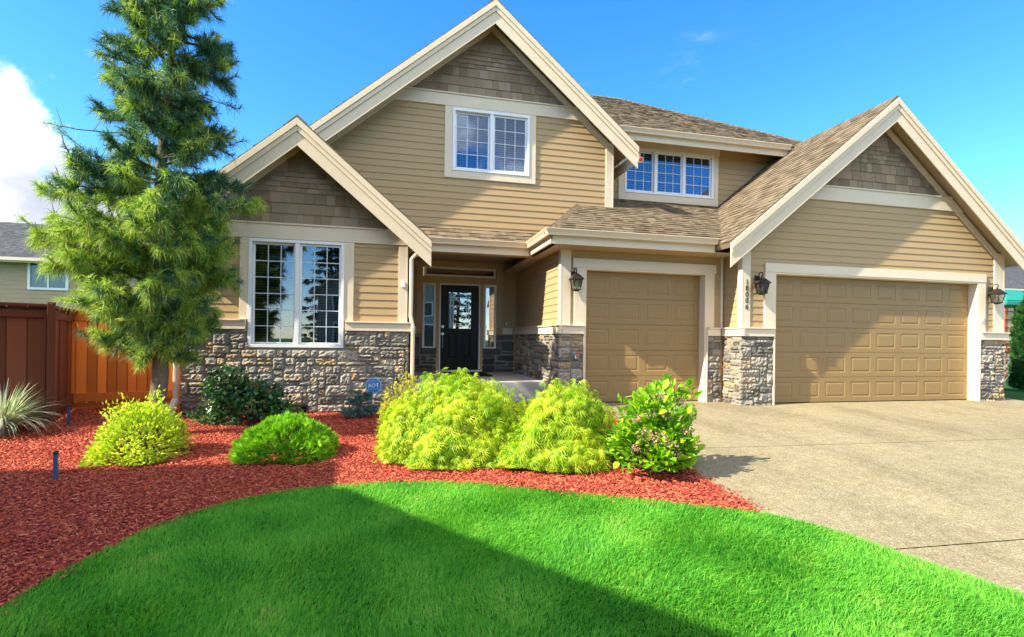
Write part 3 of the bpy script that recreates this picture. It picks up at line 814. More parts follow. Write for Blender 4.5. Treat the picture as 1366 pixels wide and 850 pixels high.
def gable_roof(pk, z, s, xl, xr, Yf, Yb, label, seed, yb_r=None):
    r = Roof()
    r.face('left', s, (xl, Yf, z-s*(pk-xl)), [(xl, Yf), (pk, Yf), (pk, Yb), (xl, Yb)], seed)
    yb_r = yb_r or Yb
    r.face('right', s, (xr, Yf, z-s*(xr-pk)), [(pk, Yf), (xr, Yf), (xr, yb_r), (pk, yb_r)], seed+1)
    o = r.done(label)
    ridge_caps(o, ((pk, Yf+.01, z+.012), (pk, Yb, z+.012), s))
    rake(o, pk, z-.012, s, xl, xr, Yf+.03, Yf)
    return o
RL = gable_roof(L_PK, L_Z, L_S, -3.69, .58, 8.62, 13.5, 'low left gable roof over the front window', 21, 9.76)
RM = gable_roof(M_PK, M_Z, M_S, -2.35, 4.70, 9.33, 13.6, 'steep main gable roof', 31)
RG = gable_roof(G_PK, G_Z, G_S, 5.60, 12.62, 7.63, 15.3, 'brown gable roof over the double garage', 41)
frieze(L_PK, L_Z, L_S, -3.28, .2, YL); frieze(M_PK, M_Z, M_S, -1.95, 4.316, YM); frieze(G_PK, G_Z, G_S, 6.109, 12.305, YG2)
# hipped porch roof over the single garage
r = Roof()
E1 = (2.50, 8.05, 2.965)
r.face('front', .54, E1, [(2.50, 8.05), (7.5, 8.05), (7.5, 10.5), (4.07, 10.5), (3.575, 9.74)], 51)
r.face('left', .87, E1, [(2.50, 8.05), (3.575, 9.74), (2.50, 9.74)], 52)
r.face('front', .80, (.3, 9.40, 2.965), [(.3, 9.40), (2.9, 9.40), (2.9, 9.75), (.3, 9.75)], 53)
RP = r.done('low hipped roof over the single garage and porch')
mbx = ridge_caps(RP, ((2.50, 8.05, 2.98), (3.575, 9.74, 3.90), .62), w=.12)
# upper hip roof
r = Roof(); ze = 5.66; s = .655
r.face('front', s, (.6, 10.0, ze), [(.6, 10), (10.69, 10), (6.49, 14.2), (4.8, 14.2)], 61)
r.face('right', s, (10.69, 10.0, ze), [(10.69, 10), (10.69, 18.4), (6.49, 14.2)], 62)
r.face('left', s, (.6, 10.0, ze), [(.6, 10), (4.8, 14.2), (.6, 18.4)], 63)
r.face('back', s, (.6, 18.4, ze), [(.6, 18.4), (4.8, 14.2), (6.49, 14.2), (10.69, 18.4)], 64)
RU = r.done('upper hipped main roof')
ridge_caps(RU, ((10.69, 10, ze+.012), (6.49, 14.2, ze+s*4.2+.012), .46), w=.12); ridge_caps(RU, ((6.49, 14.2, ze+s*4.2+.012), (4.8, 14.2, ze+s*4.2+.012), s))

# gutters (K profile) with the fascia board behind
def gutter(pts_list, z, parent, fascia_drop=.24):
    for (ax, c, a, b, *mit) in pts_list:
        mb = MB(); fb = MB()
        m0, m1 = mit or (0, 0)
        prof = [(0, -.105), (.075, -.105), (.082, -.07), (.105, -.03), (.118, -.012), (.118, .0), (.108, .0), (.10, -.02), (.06, -.085), (.012, -.085), (.012, -.01), (0, -.01)]
        def P(d, zz, t):
            return (t, c-d, z+zz) if ax == 'F' else (c-d, t, z+zz) if ax == 'L' else (c+d, t, z+zz)
        n = len(prof); k = len(mb.v)
        for t, mm in ((a, m0), (b, m1)):
            for d, zz in prof: mb.v.append(P(d, zz, t-d*mm))
        for i in range(n):
            j = (i+1) % n; mb.f.append((k+i, k+j, k+n+j, k+n+i))
        if not m0: mb.poly([P(d, zz, a) for d, zz in prof[:6]+[(0, 0)]])
        if not m1: mb.poly([P(d, zz, b) for d, zz in prof[:6]+[(0, 0)]])
        if ax == 'F': fb.box(a+.001*m0, b-.001*m1, c, c+.025, z-fascia_drop, z-.012)
        elif ax == 'L': fb.box(c, c+.025, a, b, z-fascia_drop, z-.012)
        else: fb.box(c-.025, c, a, b, z-fascia_drop, z-.012)
        o = mb.build('gutter', M['fascia'], parent)
        fb.build('eave_fascia', M['fascia'], parent, bevel=.003)
    return o
gutter([('F', 8.05, 2.50, 5.575, 1, 0), ('L', 2.50, 8.05, 9.40, 1, 1), ('F', 9.40, .585, 2.50, 0, 1)], 2.985, RP)
gutter([('F', 10.0, 4.5, 8.80)], 5.68, RU)
g_ = gutter([('R', 4.68, 9.42, 10.6)], 4.93, RM)
mb = MB(); mb.tube([(4.735, 9.42, 4.79), (4.735, 9.34, 4.775), (4.735, 9.30, 4.765)], [.03, .055, .06], 12); el_ = mb.build('gutter_end', M['trim'], RM)  # end of the eave gutter, cream rim with a red inside
mb = MB(); mb.tube([(4.735, 9.297, 4.775), (4.735, 9.28, 4.772)], [.045, .025], 12); mb.build('gutter_end_inside', M['red_plastic'], el_)
gutter([('L', -3.66, 8.75, 13.4)], 2.80, RL)
# soffits
boards('soffit', [(2.53, 6.08, 8.08, YG1+.01, 2.745, 2.765), (.19, 2.53, 9.43, YD, 2.975, 2.99), (2.53, 2.86, YG1+.01, YD, 2.745, 2.77)], 'soffit', 0)
boards('soffit', [(4.33, 9.6, 10.03, YU, 5.40+.28, 5.70)], 'soffit', 0)
boards('soffit', [(-.7, 4.3, 10.0, 12.0, 3.0, 3.02)], 'soffit', 0)
boards('porch_beam', [(.19, 2.52, 9.43, 9.62, 2.74, 2.975), (2.50, 2.60, 8.08, 9.43, 2.745, 2.76)], 'soffit', 0)

# downspouts
mb = MB(); mb.tube([(.52, 9.30, 2.90), (.50, 9.20, 2.68), (.33, 9.03, 2.60), (.265, 8.99, 2.52), (.262, 8.99, 1.52), (.30, 8.93, 1.33), (.30, 8.93, .02), (.31, 8.85, -.06)], .034, 10)
mb.build('downspout', M['trim'], HOUSE)
mb = MB(); mb.tube([(-3.62, 8.95, 2.72), (-3.40, 8.98, 2.45), (-3.36, 8.99, 2.2), (-3.36, 8.97, .1), (-3.37, 8.86, -.02), (-3.38, 8.80, -.06)], .038, 10)
mb.tube([(-3.36, 8.975, .12), (-3.37, 8.86, .0), (-3.385, 8.76, -.1)], .052, 10)
mb.build('downspout', M['trim'], HOUSE)
# hose bib
mb = MB(); mb.tube([(3.08, YG1-.06, .865), (3.08, YG1-.13, .865), (3.08, YG1-.16, .82)], .014, 8); mb.tube([(3.08, YG1-.1, .86), (3.08, YG1-.1, .91)], .01, 6)
FB = mb.build('faucet', M['nickel'], HOUSE)
mb = MB(); mb.tube([(3.13, YG1-.11, .905), (3.13, YG1-.11, .925)], .034, 10); mb.build('tap_wheel', M['red_plastic'], FB)
mb = MB(); mb.tube([(3.04, YG1-.11, .90), (3.04, YG1-.11, .925)], .03, 10); mb.build('tap_wheel', M['sign_blue'], FB)

# house number, one digit above the next
def text_mesh(name, body, size, mat, parent, loc, rot, ext=.004, space=1.0):
    cu = bpy.data.curves.new(name, 'FONT'); cu.body = body; cu.size = size; cu.align_x = 'CENTER'; cu.align_y = 'CENTER'; cu.extrude = ext; cu.space_line = space
    t = bpy.data.objects.new('tmp', cu); COL.objects.link(t)
    bpy.context.view_layer.update()
    me = bpy.data.meshes.new_from_object(t.evaluated_get(bpy.context.evaluated_depsgraph_get()))
    bpy.data.objects.remove(t)
    me.materials.clear(); me.materials.append(mat)
    o = bpy.data.objects.new(name, me); COL.objects.link(o)
    mt = Matrix.Translation(Vector(loc)) @ rot.to_4x4()
    if parent:
        o.parent = parent; mt = Matrix.Translation(-Vector(world_loc(parent))) @ mt
    me.transform(mt); return o
for i, ch in enumerate('18006'):
    text_mesh('house_number', ch, .135, M['num'], HOUSE, (6.183, YG2-.031, 2.235-.113*i), Matrix.Rotation(PI/2, 3, 'X'))

# ------------------------------------------------------------------ wall lanterns
def lantern(loc, label):
    x, y, z = loc       # wall point at mid height; faces -Y
    r = empty('wall_lantern', loc, label, 'lantern', 'wall lanterns beside the garage doors')
    mb = MB(); mb.box(x-.055, x+.055, y-.022, y, z-.02, z+.16); mb.build('back_plate', M['iron'], r, bevel=.008)
    cy = y-.13
    mb = MB(); pts = [(x, y-.02, z+.10)]
    for k in range(15):
        a = -.6+k*.36; rr = .075-.0035*k
        pts.append((x, cy+.02-rr*math.cos(a)*-1*.9, z+.155+rr*math.sin(a)))
    mb.tube(pts, .009, 6); mb.build('scroll_arm', M['iron'], r, smooth=True)
    mb = MB()
    def ringz(w, zz): return [(x-w, cy-w, zz), (x+w, cy-w, zz), (x+w, cy+w, zz), (x-w, cy+w, zz)]
    mb.hexa(ringz(.112, z+.005)+ringz(.108, z+.018)); mb.hexa(ringz(.108, z+.019)+ringz(.052, z+.085)); mb.hexa(ringz(.052, z+.086)+ringz(.03, z+.11)); mb.tube([(x, cy, z+.11), (x, cy, z+.14)], .014, 8)
    mb.build('lantern_roof', M['iron'], r, bevel=.004)
    mb = MB()
    wt_, wb_ = .085, .058
    for sx in (-1, 1):
        for sy in (-1, 1): mb.tube([(x+sx*wt_, cy+sy*wt_, z+.004), (x+sx*wb_, cy+sy*wb_, z-.165)], .007, 4)
    mb.hexa(ringz(wb_+.008, z-.18)+ringz(wb_+.008, z-.162)); mb.hexa(ringz(.035, z-.20)+ringz(.045, z-.181)); mb.hexa(ringz(wt_+.006, z-.006)+ringz(wt_+.006, z+.004))
    mb.build('cage', M['iron'], r)
    mb = MB(); a_, b_ = ringz(wb_-.003, z-.16), ringz(wt_-.004, z-.008)
    for i in range(4):
        j = (i+1) % 4; mb.poly([a_[i], a_[j], b_[j], b_[i]])
    mb.build('lamp_glass', M['lampglass'], r)
    mb = MB(); mb.tube([(x, cy, z-.15), (x, cy, z-.10), (x, cy, z-.06), (x, cy, z-.03)], [.012, .022, .018, .006], 10); mb.build('bulb', M['bulb'], r, smooth=True)
lantern((3.075, YG1-.012, 2.20), 'bronze wall lantern left of the single garage door')
lantern((6.40, YG2-.012, 2.20), 'bronze wall lantern between the house number and the wide garage door')
lantern((11.96, YG2-.012, 2.19), 'bronze wall lantern at the far right corner of the house')

# door mat
mb = MB(); mb.box(1.03, 2.02, 10.5, 11.80, .358, .374)
o = mb.build('door_mat', M['rubber'], None, (1.5, 11.2, .358), bevel=.006); tag(o, 'black door mat on the porch in front of the black door', 'door mat')

# security yard sign
sx, sy = -.335, 8.62; sg = gh(sx, sy)
SG = empty('yard_sign', (sx, sy, sg), 'blue octagonal alarm sign with white letters behind the little blue spruce', 'sign')
mb = MB(); oc = lambda rr, cz: [(sx+rr*math.cos(PI/8+i*PI/4), sy, cz+rr*math.sin(PI/8+i*PI/4)) for i in range(8)]
cz = sg+.50
mb.prism(oc(.135, cz), (0, -.012, 0)); mb.build('sign_plate', M['sign_pale'], SG)
mb = MB(); mb.prism([(p[0], p[1]-.0125, p[2]) for p in oc(.118, cz)], (0, -.003, 0)); mb.build('sign_face', M['sign_blue'], SG)
mb = MB()
for b in ((sx-.075, sx+.075, cz-.062, cz-.055), (sx-.075, sx+.075, cz+.055, cz+.062), (sx-.075, sx-.068, cz-.0545, cz+.0545), (sx+.068, sx+.075, cz-.0545, cz+.0545)): mb.box(b[0], b[1], sy-.0185, sy-.0157, b[2], b[3])
mb.box(sx-.05, sx+.05, sy-.0185, sy-.0157, cz+.078, cz+.086)
mb.build('sign_border', M['sign_pale'], SG)
text_mesh('lettering', 'ADT', .088, M['white'], SG, (sx, sy-.018, cz), Matrix.Rotation(PI/2, 3, 'X'), .001)
mb = MB(); mb.tube([(sx, sy+.008, sg-.1), (sx, sy+.008, cz+.02)], .011, 8); mb.build('post', M['white'], SG)

# bed markers
def marker(x, y, h, label):
    z = gh(x, y)
    r = empty('bed_marker', (x, y, z), label, 'marker post', 'blue marker posts in the mulch bed')
    mb = MB(); mb.tube([(x, y, z-.05), (x, y, z+h-.03)], .018, 10); mb.build('post', M['blue_plastic'], r)
    mb = MB(); mb.tube([(x, y, z+h-.029), (x, y, z+h-.008), (x, y, z+h)], [.024, .024, .015], 10); mb.build('cap', M['num'], r)
marker(-3.13, 5.67, .29, 'short blue marker post standing alone in open red mulch')
marker(-4.45, 8.33, .29, 'short blue marker post in mulch beside the brown fence corner')
# ------------------------------------------------------------------ vegetation helpers
def unit(a): return a/np.maximum(np.linalg.norm(a, axis=-1, keepdims=True), 1e-9)
def frames(axis, hint):
    y = unit(axis); z = hint-(hint*y).sum(-1, keepdims=True)*y; z = unit(z); x = np.cross(y, z)
    return np.stack([x, y, z], -1)          # columns
def inst(tv, tf, P, R, S):
    tv = np.asarray(tv, float); n = len(P); S = np.asarray(S, float)
    if S.ndim == 1: S = S[:, None]
    if S.shape[1] == 1: S = np.repeat(S, 3, 1)
    V = np.einsum('nij,nkj->nki', R, tv[None]*S[:, None, :])+P[:, None, :]
    F = np.asarray(tf)[None]+(np.arange(n)*len(tv))[:, None, None]
    return V.reshape(-1, 3), F.reshape(-1, np.asarray(tf).shape[1])
def rdir(n): return unit(NR.normal(size=(n, 3)))
def cat(parts):
    V = []; F = []; k = 0
    for v, f in parts: V.append(v); F.append(f+k); k += len(v)
    return np.concatenate(V), np.concatenate(F)

OVAL = ([(0, 0, 0), (-.27, .28, .05), (.27, .28, .05), (0, .3, -.03), (-.30, .58, .06), (.30, .58, .06), (0, .62, -.03), (-.14, .85, .02), (.14, .85, .02), (0, 1, -.08)],
        [(0, 3, 1), (0, 2, 3), (1, 3, 6), (1, 6, 4), (3, 2, 5), (3, 5, 6), (4, 6, 7), (6, 5, 8), (7, 6, 9), (6, 8, 9)])
SMALL = ([(0, 0, 0), (-.22, .45, .05), (.22, .45, .05), (0, 1, -.06)], [(0, 2, 1), (1, 2, 3)])
def fan(nl, spread, w, droop, inner=.0):
    v = []; f = []
    for i in range(nl):
        a = -spread+2*spread*i/(nl-1); L_ = 1-.35*abs(a)/spread
        d = (math.sin(a), math.cos(a)); p = (d[1], -d[0]); k = len(v)
        v += [(0, 0, 0), (d[0]*L_*.45-p[0]*w, d[1]*L_*.45-p[1]*w, droop*.1), (d[0]*L_*.45+p[0]*w, d[1]*L_*.45+p[1]*w, droop*.1), (d[0]*L_, d[1]*L_, -droop*L_)]
        f += [(k, k+2, k+1), (k+1, k+2, k+3)]
    return v, f
LACE = fan(6, 1.05, .052, .40)
SPRAY = fan(5, .8, .07, -.1)

def lump(d, seed, k=5, amp=.12):
    rg = np.random.default_rng(seed); r = np.ones(len(d))
    for i in range(k):
        w = rg.normal(size=3)*(1.6+i*.9); r += amp/(1+.35*i)*np.sin(d@w+rg.uniform(0, 6.28))
    return r

def mound(n, R, seed, flat=-.15, shell=(.80, 1.03), amp=.10, clumps=0, cl_r=.12, cvar=.10):
    """points on a lumpy dome with semi axes R; returns points, outward directions, depth fraction"""
    m = n if not clumps else clumps
    d = rdir(m*3); d = d[d[:, 2] > flat][:m]
    while len(d) < m: d = np.concatenate([d, rdir(m)]); d = d[d[:, 2] > flat][:m]
    if clumps:
        idx = NR.integers(0, len(d), n); dd = unit(d[idx]+NR.normal(size=(n, 3))*cl_r); dd[:, 2] = np.maximum(dd[:, 2], flat)
        dd = unit(dd); r = lump(dd, seed, amp=amp)*(NR.uniform(shell[0], shell[1], n)+cvar*(NR.random(len(d))[idx]-.5))
    else:
        dd = d; r = lump(dd, seed, amp=amp)*NR.uniform(shell[0], shell[1], n)
    P = dd*r[:, None]*np.array(R)
    return P, unit(dd/np.array(R))

def stems(name, base, tips, mat, parent, r0=.014, r1=.004, sag=.15, seed=1):
    rg = random.Random(seed); mb = MB(); b = Vector(base)
    for t in tips:
        t = Vector(t); s0 = b+Vector((rg.uniform(-.05, .05), rg.uniform(-.05, .05), -.03))
        m1 = s0.lerp(t, .4)+Vector((rg.uniform(-.04, .04), rg.uniform(-.04, .04), sag*(t-b).length*.5)); m2 = s0.lerp(t, .75)+Vector((0, 0, sag*(t-b).length*.4))
        mb.tube([s0, m1, m2, t], [r0, r0*.75, (r0+r1)/2, r1], 5)
    return mb.build(name, mat, parent)

def shrub(name, x, y, label, cat_='shrub', dz=0):
    return empty(name, (x, y, gh(x, y)+dz), label, cat_)
def place(root, V): return V+np.array(root.location)[None]

# ------------------------------------------------------------------ lace-leaf maples
def lace_maple(x, y, R, n, seed, label):
    r = shrub('lace_maple', x, y, label, 'maple shrub'); r['group'] = 'weeping lace leaf maples by the drive'
    P, D = mound(n, R, seed, -.10, (.80, 1.02), .13, 300, .075, .20)
    P[:, 2] = np.maximum(P[:, 2], .03)
    # foliage starts well above the mulch at the skirt
    edge = np.hypot(P[:, 0]/R[0], P[:, 1]/R[1])
    P[:, 2] += .10*np.clip(1.0-edge, 0, 1)
    ax = D*np.array([1, 1, .35])+np.array([0, 0, -.85])+NR.normal(size=P.shape)*.38
    nr = D+NR.normal(size=P.shape)*.45
    V, F = inst(*LACE, P, frames(ax, nr), NR.uniform(.06, .125, n))
    V[:, 2] = np.maximum(V[:, 2], .012)
    fast_mesh('foliage', place(r, V), F, M['maple'], r, r.location)
    tips = [Vector(p)*.82+r.location for p in P[::max(1, n//46)]]
    stems('stem', r.location, tips, M['twig'], r, .022, .005, .35, seed)
lace_maple(.73, 5.94, (.90, .66, .80), 8600, 5, 'broad weeping yellow green lace leaf maple in front of the porch')
lace_maple(1.73, 5.28, (.58, .48, .66), 5400, 9, 'smaller weeping yellow green lace leaf maple beside the broad one, towards the drive')

# gold nandina behind the maple
r = shrub('nandina', .17, 6.75, 'upright golden nandina with tan tips at the left edge of the broad maple')
n = 4200; P, D = mound(n, (.36, .32, .66), 15, -.05, (.55, 1.03), .12, 140, .12)
ax = D*.8+np.array([0, 0, .35])+NR.normal(size=P.shape)*.5
V, F = inst(*SMALL, P, frames(ax, D+NR.normal(size=P.shape)*.6), NR.uniform(.035, .075, n))
V[:, 2] = np.maximum(V[:, 2], .02)
fast_mesh('foliage', place(r, V), F, M['nandina'], r, r.location)
stems('stem', r.location, [Vector(p)*.85+r.location for p in P[::120]], M['twig'], r, .008, .003, .1, 3)

# yellow spirea at the left
r = shrub('spirea', -2.74, 6.42, 'rounded yellow green spirea alone in the red mulch in front of the pine')
n = 5200; P, D = mound(n, (.39, .38, .50), 25, -.1, (.62, 1.05), .13, 170, .12)
ax = D+np.array([0, 0, .25])+NR.normal(size=P.shape)*.45
V, F = inst(*SMALL, P, frames(ax, D+np.array([0, 0, .6])+NR.normal(size=P.shape)*.5), NR.uniform(.035, .07, n))
# wispy tips
m = 60; Pt, Dt = mound(m, (.37, .35, .49), 25, .1, (1.0, 1.16), .13)
tp = np.repeat(Pt, 12, 0)+NR.normal(size=(m*12, 3))*np.array([.022, .022, .05]); ta = np.repeat(Dt, 12, 0)*.7+np.array([0, 0, .5])+NR.normal(size=(m*12, 3))*.6
V2, F2 = inst(*SMALL, tp, frames(ta, rdir(m*12)), NR.uniform(.03, .055, m*12))
V, F = cat([(V, F), (V2, F2)]); V[:, 2] = np.maximum(V[:, 2], .02)
fast_mesh('foliage', place(r, V), F, M['spirea'], r, r.location)
stems('stem', r.location, [Vector(p)*.88+r.location for p in list(P[::110])+list(Pt)], M['twig'], r, .007, .002, .05, 4)

# low globe cypress
r = shrub('globe_cypress', -1.17, 6.28, 'low bright green globe cypress mound in the mulch before the window')
n = 6800; P, D = mound(n, (.52, .44, .39), 35, -.18, (.84, 1.02), .07, 600, .07)
ax = D+np.array([0, 0, .30])+NR.normal(size=P.shape)*.4
V, F = inst(*SPRAY, P, frames(ax, rdir(n)), NR.uniform(.045, .085, n)); V[:, 2] = np.maximum(V[:, 2], .01)
fast_mesh('foliage', place(r, V), F, M['globe'], r, r.location)
stems('stem', r.location, [Vector(p)*.85+r.location for p in P[::160]], M['twig'], r, .01, .003, .05, 5)

# dark viburnum with red buds
r = shrub('viburnum', -2.12, 8.28, 'dark green broad leaf viburnum with red buds against the stone under the window')
n = 3000; P, D = mound(n, (.80, .50, 1.06), 45, -.1, (.55, 1.04), .17, 130, .13)
P[:, 1] = np.minimum(P[:, 1], .52)
ax = D*np.array([1, 1, .6])+np.array([0, 0, -.15])+NR.normal(size=P.shape)*.55
V, F = inst(*OVAL, P, frames(ax, D+np.array([0, 0, .5])+NR.normal(size=P.shape)*.4), NR.uniform(.05, .095, n))
V[:, 2] = np.maximum(V[:, 2], .02)
m = 40; Pt, Dt = mound(m, (.78, .48, .98), 45, .05, (1.0, 1.18), .17)
tp = np.repeat(Pt, 8, 0)+NR.normal(size=(m*8, 3))*.035; ta = np.repeat(Dt, 8, 0)*.6+np.array([0, 0, .5])+NR.normal(size=(m*8, 3))*.5
V2, F2 = inst(*OVAL, tp, frames(ta, rdir(m*8)), NR.uniform(.035, .06, m*8)); tp[:, 1] = np.minimum(tp[:, 1], .5)
V, F = cat([(V, F), (V2, F2)])
fast_mesh('foliage', place(r, V), F, M['viburnum'], r, r.location)
m = 26; Pt, Dt = mound(m, (.80, .50, 1.06), 45, .15, (1.0, 1.06), .17)
tp = np.repeat(Pt, 26, 0)+NR.normal(size=(m*26, 3))*np.array([.028, .028, .018])
V, F = inst(*SMALL, tp, frames(rdir(m*26), rdir(m*26)), NR.uniform(.012, .024, m*26))
fast_mesh('bud', place(r, V), F, M['redflower'], r, r.location)
stems('stem', r.location, [Vector(p)*.88+r.location for p in P[::60]], M['twig'], r, .010, .003, .08, 6)

# hydrangea by the drive
r = shrub('hydrangea', 2.56, 4.68, 'bright green hydrangea with faded pink flower heads at the drive edge')
n = 2300; P, D = mound(n, (.45, .40, .63), 55, .02, (.45, 1.04), .15, 120, .12)
P[:, 2] += .10
ax = D*np.array([.9, .9, .7])+np.array([0, 0, .35])+NR.normal(size=P.shape)*.42
V, F = inst(*OVAL, P, frames(ax, D*.3+np.array([0, 0, .8])+NR.normal(size=P.shape)*.35), NR.uniform(.058, .108, n))
# upright shoots
m = 26; Pt, Dt = mound(m, (.45, .40, .65), 55, .2, (.98, 1.12), .15)
tp = np.repeat(Pt, 7, 0)+np.array([0, 0, .1])+NR.normal(size=(m*7, 3))*.03; ta = np.repeat(Dt, 7, 0)*.4+np.array([0, 0, .7])+NR.normal(size=(m*7, 3))*.45
V2, F2 = inst(*OVAL, tp, frames(ta, rdir(m*7)), NR.uniform(.06, .10, m*7))
V, F = cat([(V, F), (V2, F2)]); V[:, 2] = np.maximum(V[:, 2], .03)
fast_mesh('foliage', place(r, V), F, M['hydrangea'], r, r.location)
heads = [(-.28, -.36, .46, 1.3), (-.14, -.42, .43, 1.1), (-.06, -.22, .86, 1.2), (.02, -.30, .66, 1.0), (.2, -.36, .50, .8), (.23, -.35, .36, .8), (-.02, -.44, .36, .8), (-.33, -.22, .62, .8), (.34, -.18, .62, .7), (.05, -.42, .25, .8), (.30, -.1, .78, .6), (-.2, -.3, .68, .9), (.42, -.2, .34, .6), (-.36, -.3, .3, .7)]
pp = []; ss = []
for hx, hy, hz, sc in heads:
    k = int(90*sc); q = rdir(k)*np.array([.075, .06, .05])*sc*NR.uniform(.6, 1.05, (k, 1)); pp.append(q+np.array([hx*.9, hy*.88, hz*.84+.05]))
pp = np.concatenate(pp)
V, F = inst(*SMALL, pp, frames(rdir(len(pp)), rdir(len(pp))), NR.uniform(.016, .030, len(pp)))
fast_mesh('bloom', place(r, V), F, M['bloom'], r, r.location)
stems('stem', r.location, [Vector(p)*.9+r.location for p in P[::38]], M['twig'], r, .011, .004, .05, 7)

# dwarf blue spruce
r = shrub('blue_spruce', -.52, 8.30, 'dwarf blue spruce below the alarm sign'); parts = []; sb = MB()
for k in range(70):
    z = NR.uniform(.04, .42); a = NR.uniform(0, 6.283); L_ = (.34-.36*max(0, z-.12))*NR.uniform(.55, 1.05)
    d = np.array([math.cos(a), math.sin(a)*.8, .12]); s0 = np.array([0, 0, z]); e = s0+d*L_
    sb.tube([Vector(s0)+r.location, Vector(e)+r.location], [.006, .003], 4)
    m = 130; t = NR.uniform(.15, 1, m)[:, None]; p = s0+(e-s0)*t+NR.normal(size=(m, 3))*.006
    ax = unit(d)[None]*.6+rdir(m)*.8+np.array([0, 0, .2])
    parts.append(inst([(-.11, 0, 0), (.11, 0, 0), (0, 1, 0)], [(0, 1, 2)], p, frames(ax, rdir(m)), NR.uniform(.025, .045, m)))
V, F = cat(parts); fast_mesh('foliage', place(r, V), F, M['spruce'], r, r.location)
sb.tube([r.location-Vector((0, 0, .05)), r.location+Vector((0, 0, .40))], [.016, .004], 6); sb.build('stem', M['twig'], r)

# variegated ornamental grass
r = shrub('ornamental_grass', -4.86, 7.72, 'white and green striped ornamental grass clump before the brown fence', 'grass clump')
n = 520; a = NR.uniform(0, 6.283, n); L_ = NR.uniform(.35, .70, n); lean = NR.uniform(.15, 1.15, n); K = 6; w = NR.uniform(.005, .011, n)
V = []; ar = np.stack([np.cos(a), np.sin(a)], 1); pr_ = np.stack([-ar[:, 1], ar[:, 0]], 1); b0 = ar*NR.uniform(0, .10, (n, 1))
for k in range(K+1):
    t = k/K; th = lean*(.35+1.25*t); hr = L_*t*np.sin(th)*.95; hz = np.maximum(.01, L_*t*np.cos(th*.9)+.05*t)
    ww = w*(1-t**2.5)+.0006
    for sgn in (-1, 1):
        V.append(np.concatenate([b0+ar*hr[:, None]+pr_*(ww*sgn)[:, None], hz[:, None]], 1))
V = np.stack(V, 1); f = []
for k in range(K): f.append((2*k, 2*k+1, 2*k+3, 2*k+2))
F = np.asarray(f)[None]+(np.arange(n)*(2*(K+1)))[:, None, None]
fast_mesh('blade', place(r, V.reshape(-1, 3)), F.reshape(-1, 4), M['ograss'], r, r.location)

# ------------------------------------------------------------------ the pine
TX, TY = -3.03, 7.45
PT = empty('pine_tree', (TX, TY, gh(TX, TY)), 'tall soft needled pine with a bushy yellow green lower crown beside the house corner', 'tree')
tz = PT.location.z
tb = MB(); lean = lambda z: (TX+.035*z+.05*math.sin(z*1.3), TY-.02*z)
tb.tube([(*lean(z), tz+z) for z in (-.1, 0, .15, .8, 1.6, 2.6, 3.4, 4.3, 5.1, 5.75)], [.15, .118, .100, .094, .088, .085, .065, .045, .028, .010], 12)
tr = tb.build('trunk', M['bark'], PT, smooth=True)
lb = MB(); shoots = []    # position, direction, kind
def reach(z, a):
    """crown reach by height (above the base) and azimuth, left is towards the camera's left"""
    lf = .5-.5*math.cos(a)        # 1 towards -X
    prof = np.interp(z, [.8, 1.1, 1.5, 1.85, 2.3, 2.75, 3.1, 3.4, 3.7, 4.1, 4.4, 4.8, 5.1, 5.4, 5.7, 5.95], [.5, .8, 1.08, 1.27, 1.42, 1.45, 1.28, 1.02, .92, .98, 1.02, .98, .90, .72, .5, .2])
    if z < 2.95: prof *= (.64+.50*lf)
    back = max(0, math.sin(a))
    prof = (prof-.08)*(.92 if z < 2.95 else .82)*(1-.15*back)
    if z < 1.8: prof *= 1-.30*lf*(1.8-z)/.6
    front = max(0, -math.sin(a))
    return prof*(1-.15*front)
rg = random.Random(5)
z = 1.18; wi = 0
while z < 5.8:
    nb = 10 if z < 2.95 else 8
    for k in range(nb):
        if z < 2.95 or rg.random() < .92:
            a = 2*PI*(k+rg.random()*.75)/nb+wi*.7; zz = z+rg.uniform(-.2, .2); R_ = reach(zz, a)*rg.uniform(.62, 1.08)
            b = Vector((*lean(zz), tz+zz)); d = Vector((math.cos(a), math.sin(a), 0))
            rise = rg.uniform(-.05, .55) if zz < 2.95 else rg.uniform(.05, .45)
            droop = rg.uniform(.1, .45)
            pts = []
            for q in range(6):
                t = q/5; pts.append(b+d*(R_*t)+Vector((0, 0, R_*(rise*t-droop*t*t+.14*t**4)))+Vector((rg.uniform(-.03, .03), rg.uniform(-.03, .03), 0))*t)
            lb.tube(pts, [.026*(1-z/9), .02, .015, .011, .008, .005], 5)
            nsh = int(12+R_*20) if z < 2.95 else int(9+R_*18)
            for q in range(nsh):
                t = rg.uniform(.14, 1)**.8 if q else 1.0
                i = min(4, int(t*5)); p = pts[i].lerp(pts[i+1], t*5-i); tan = (pts[i+1]-pts[i]).normalized()
                sd = tan.cross(Vector((0, 0, 1))).normalized()
                dv = (tan*.8+sd*rg.uniform(-1, 1)+Vector((0, 0, rg.uniform(-.7, .9)))).normalized()
                L_ = rg.uniform(.08, .34)*(1.1-.5*t)
                e = p+dv*L_
                lb.tube([p, p.lerp(e, .5)+Vector((0, 0, -.015)), e], [.006, .005, .004], 4)
                shoots.append((e, (dv+Vector((0, 0, .25))).normalized(), zz, p))
    z += .21 if z < 2.95 else .23; wi += 1
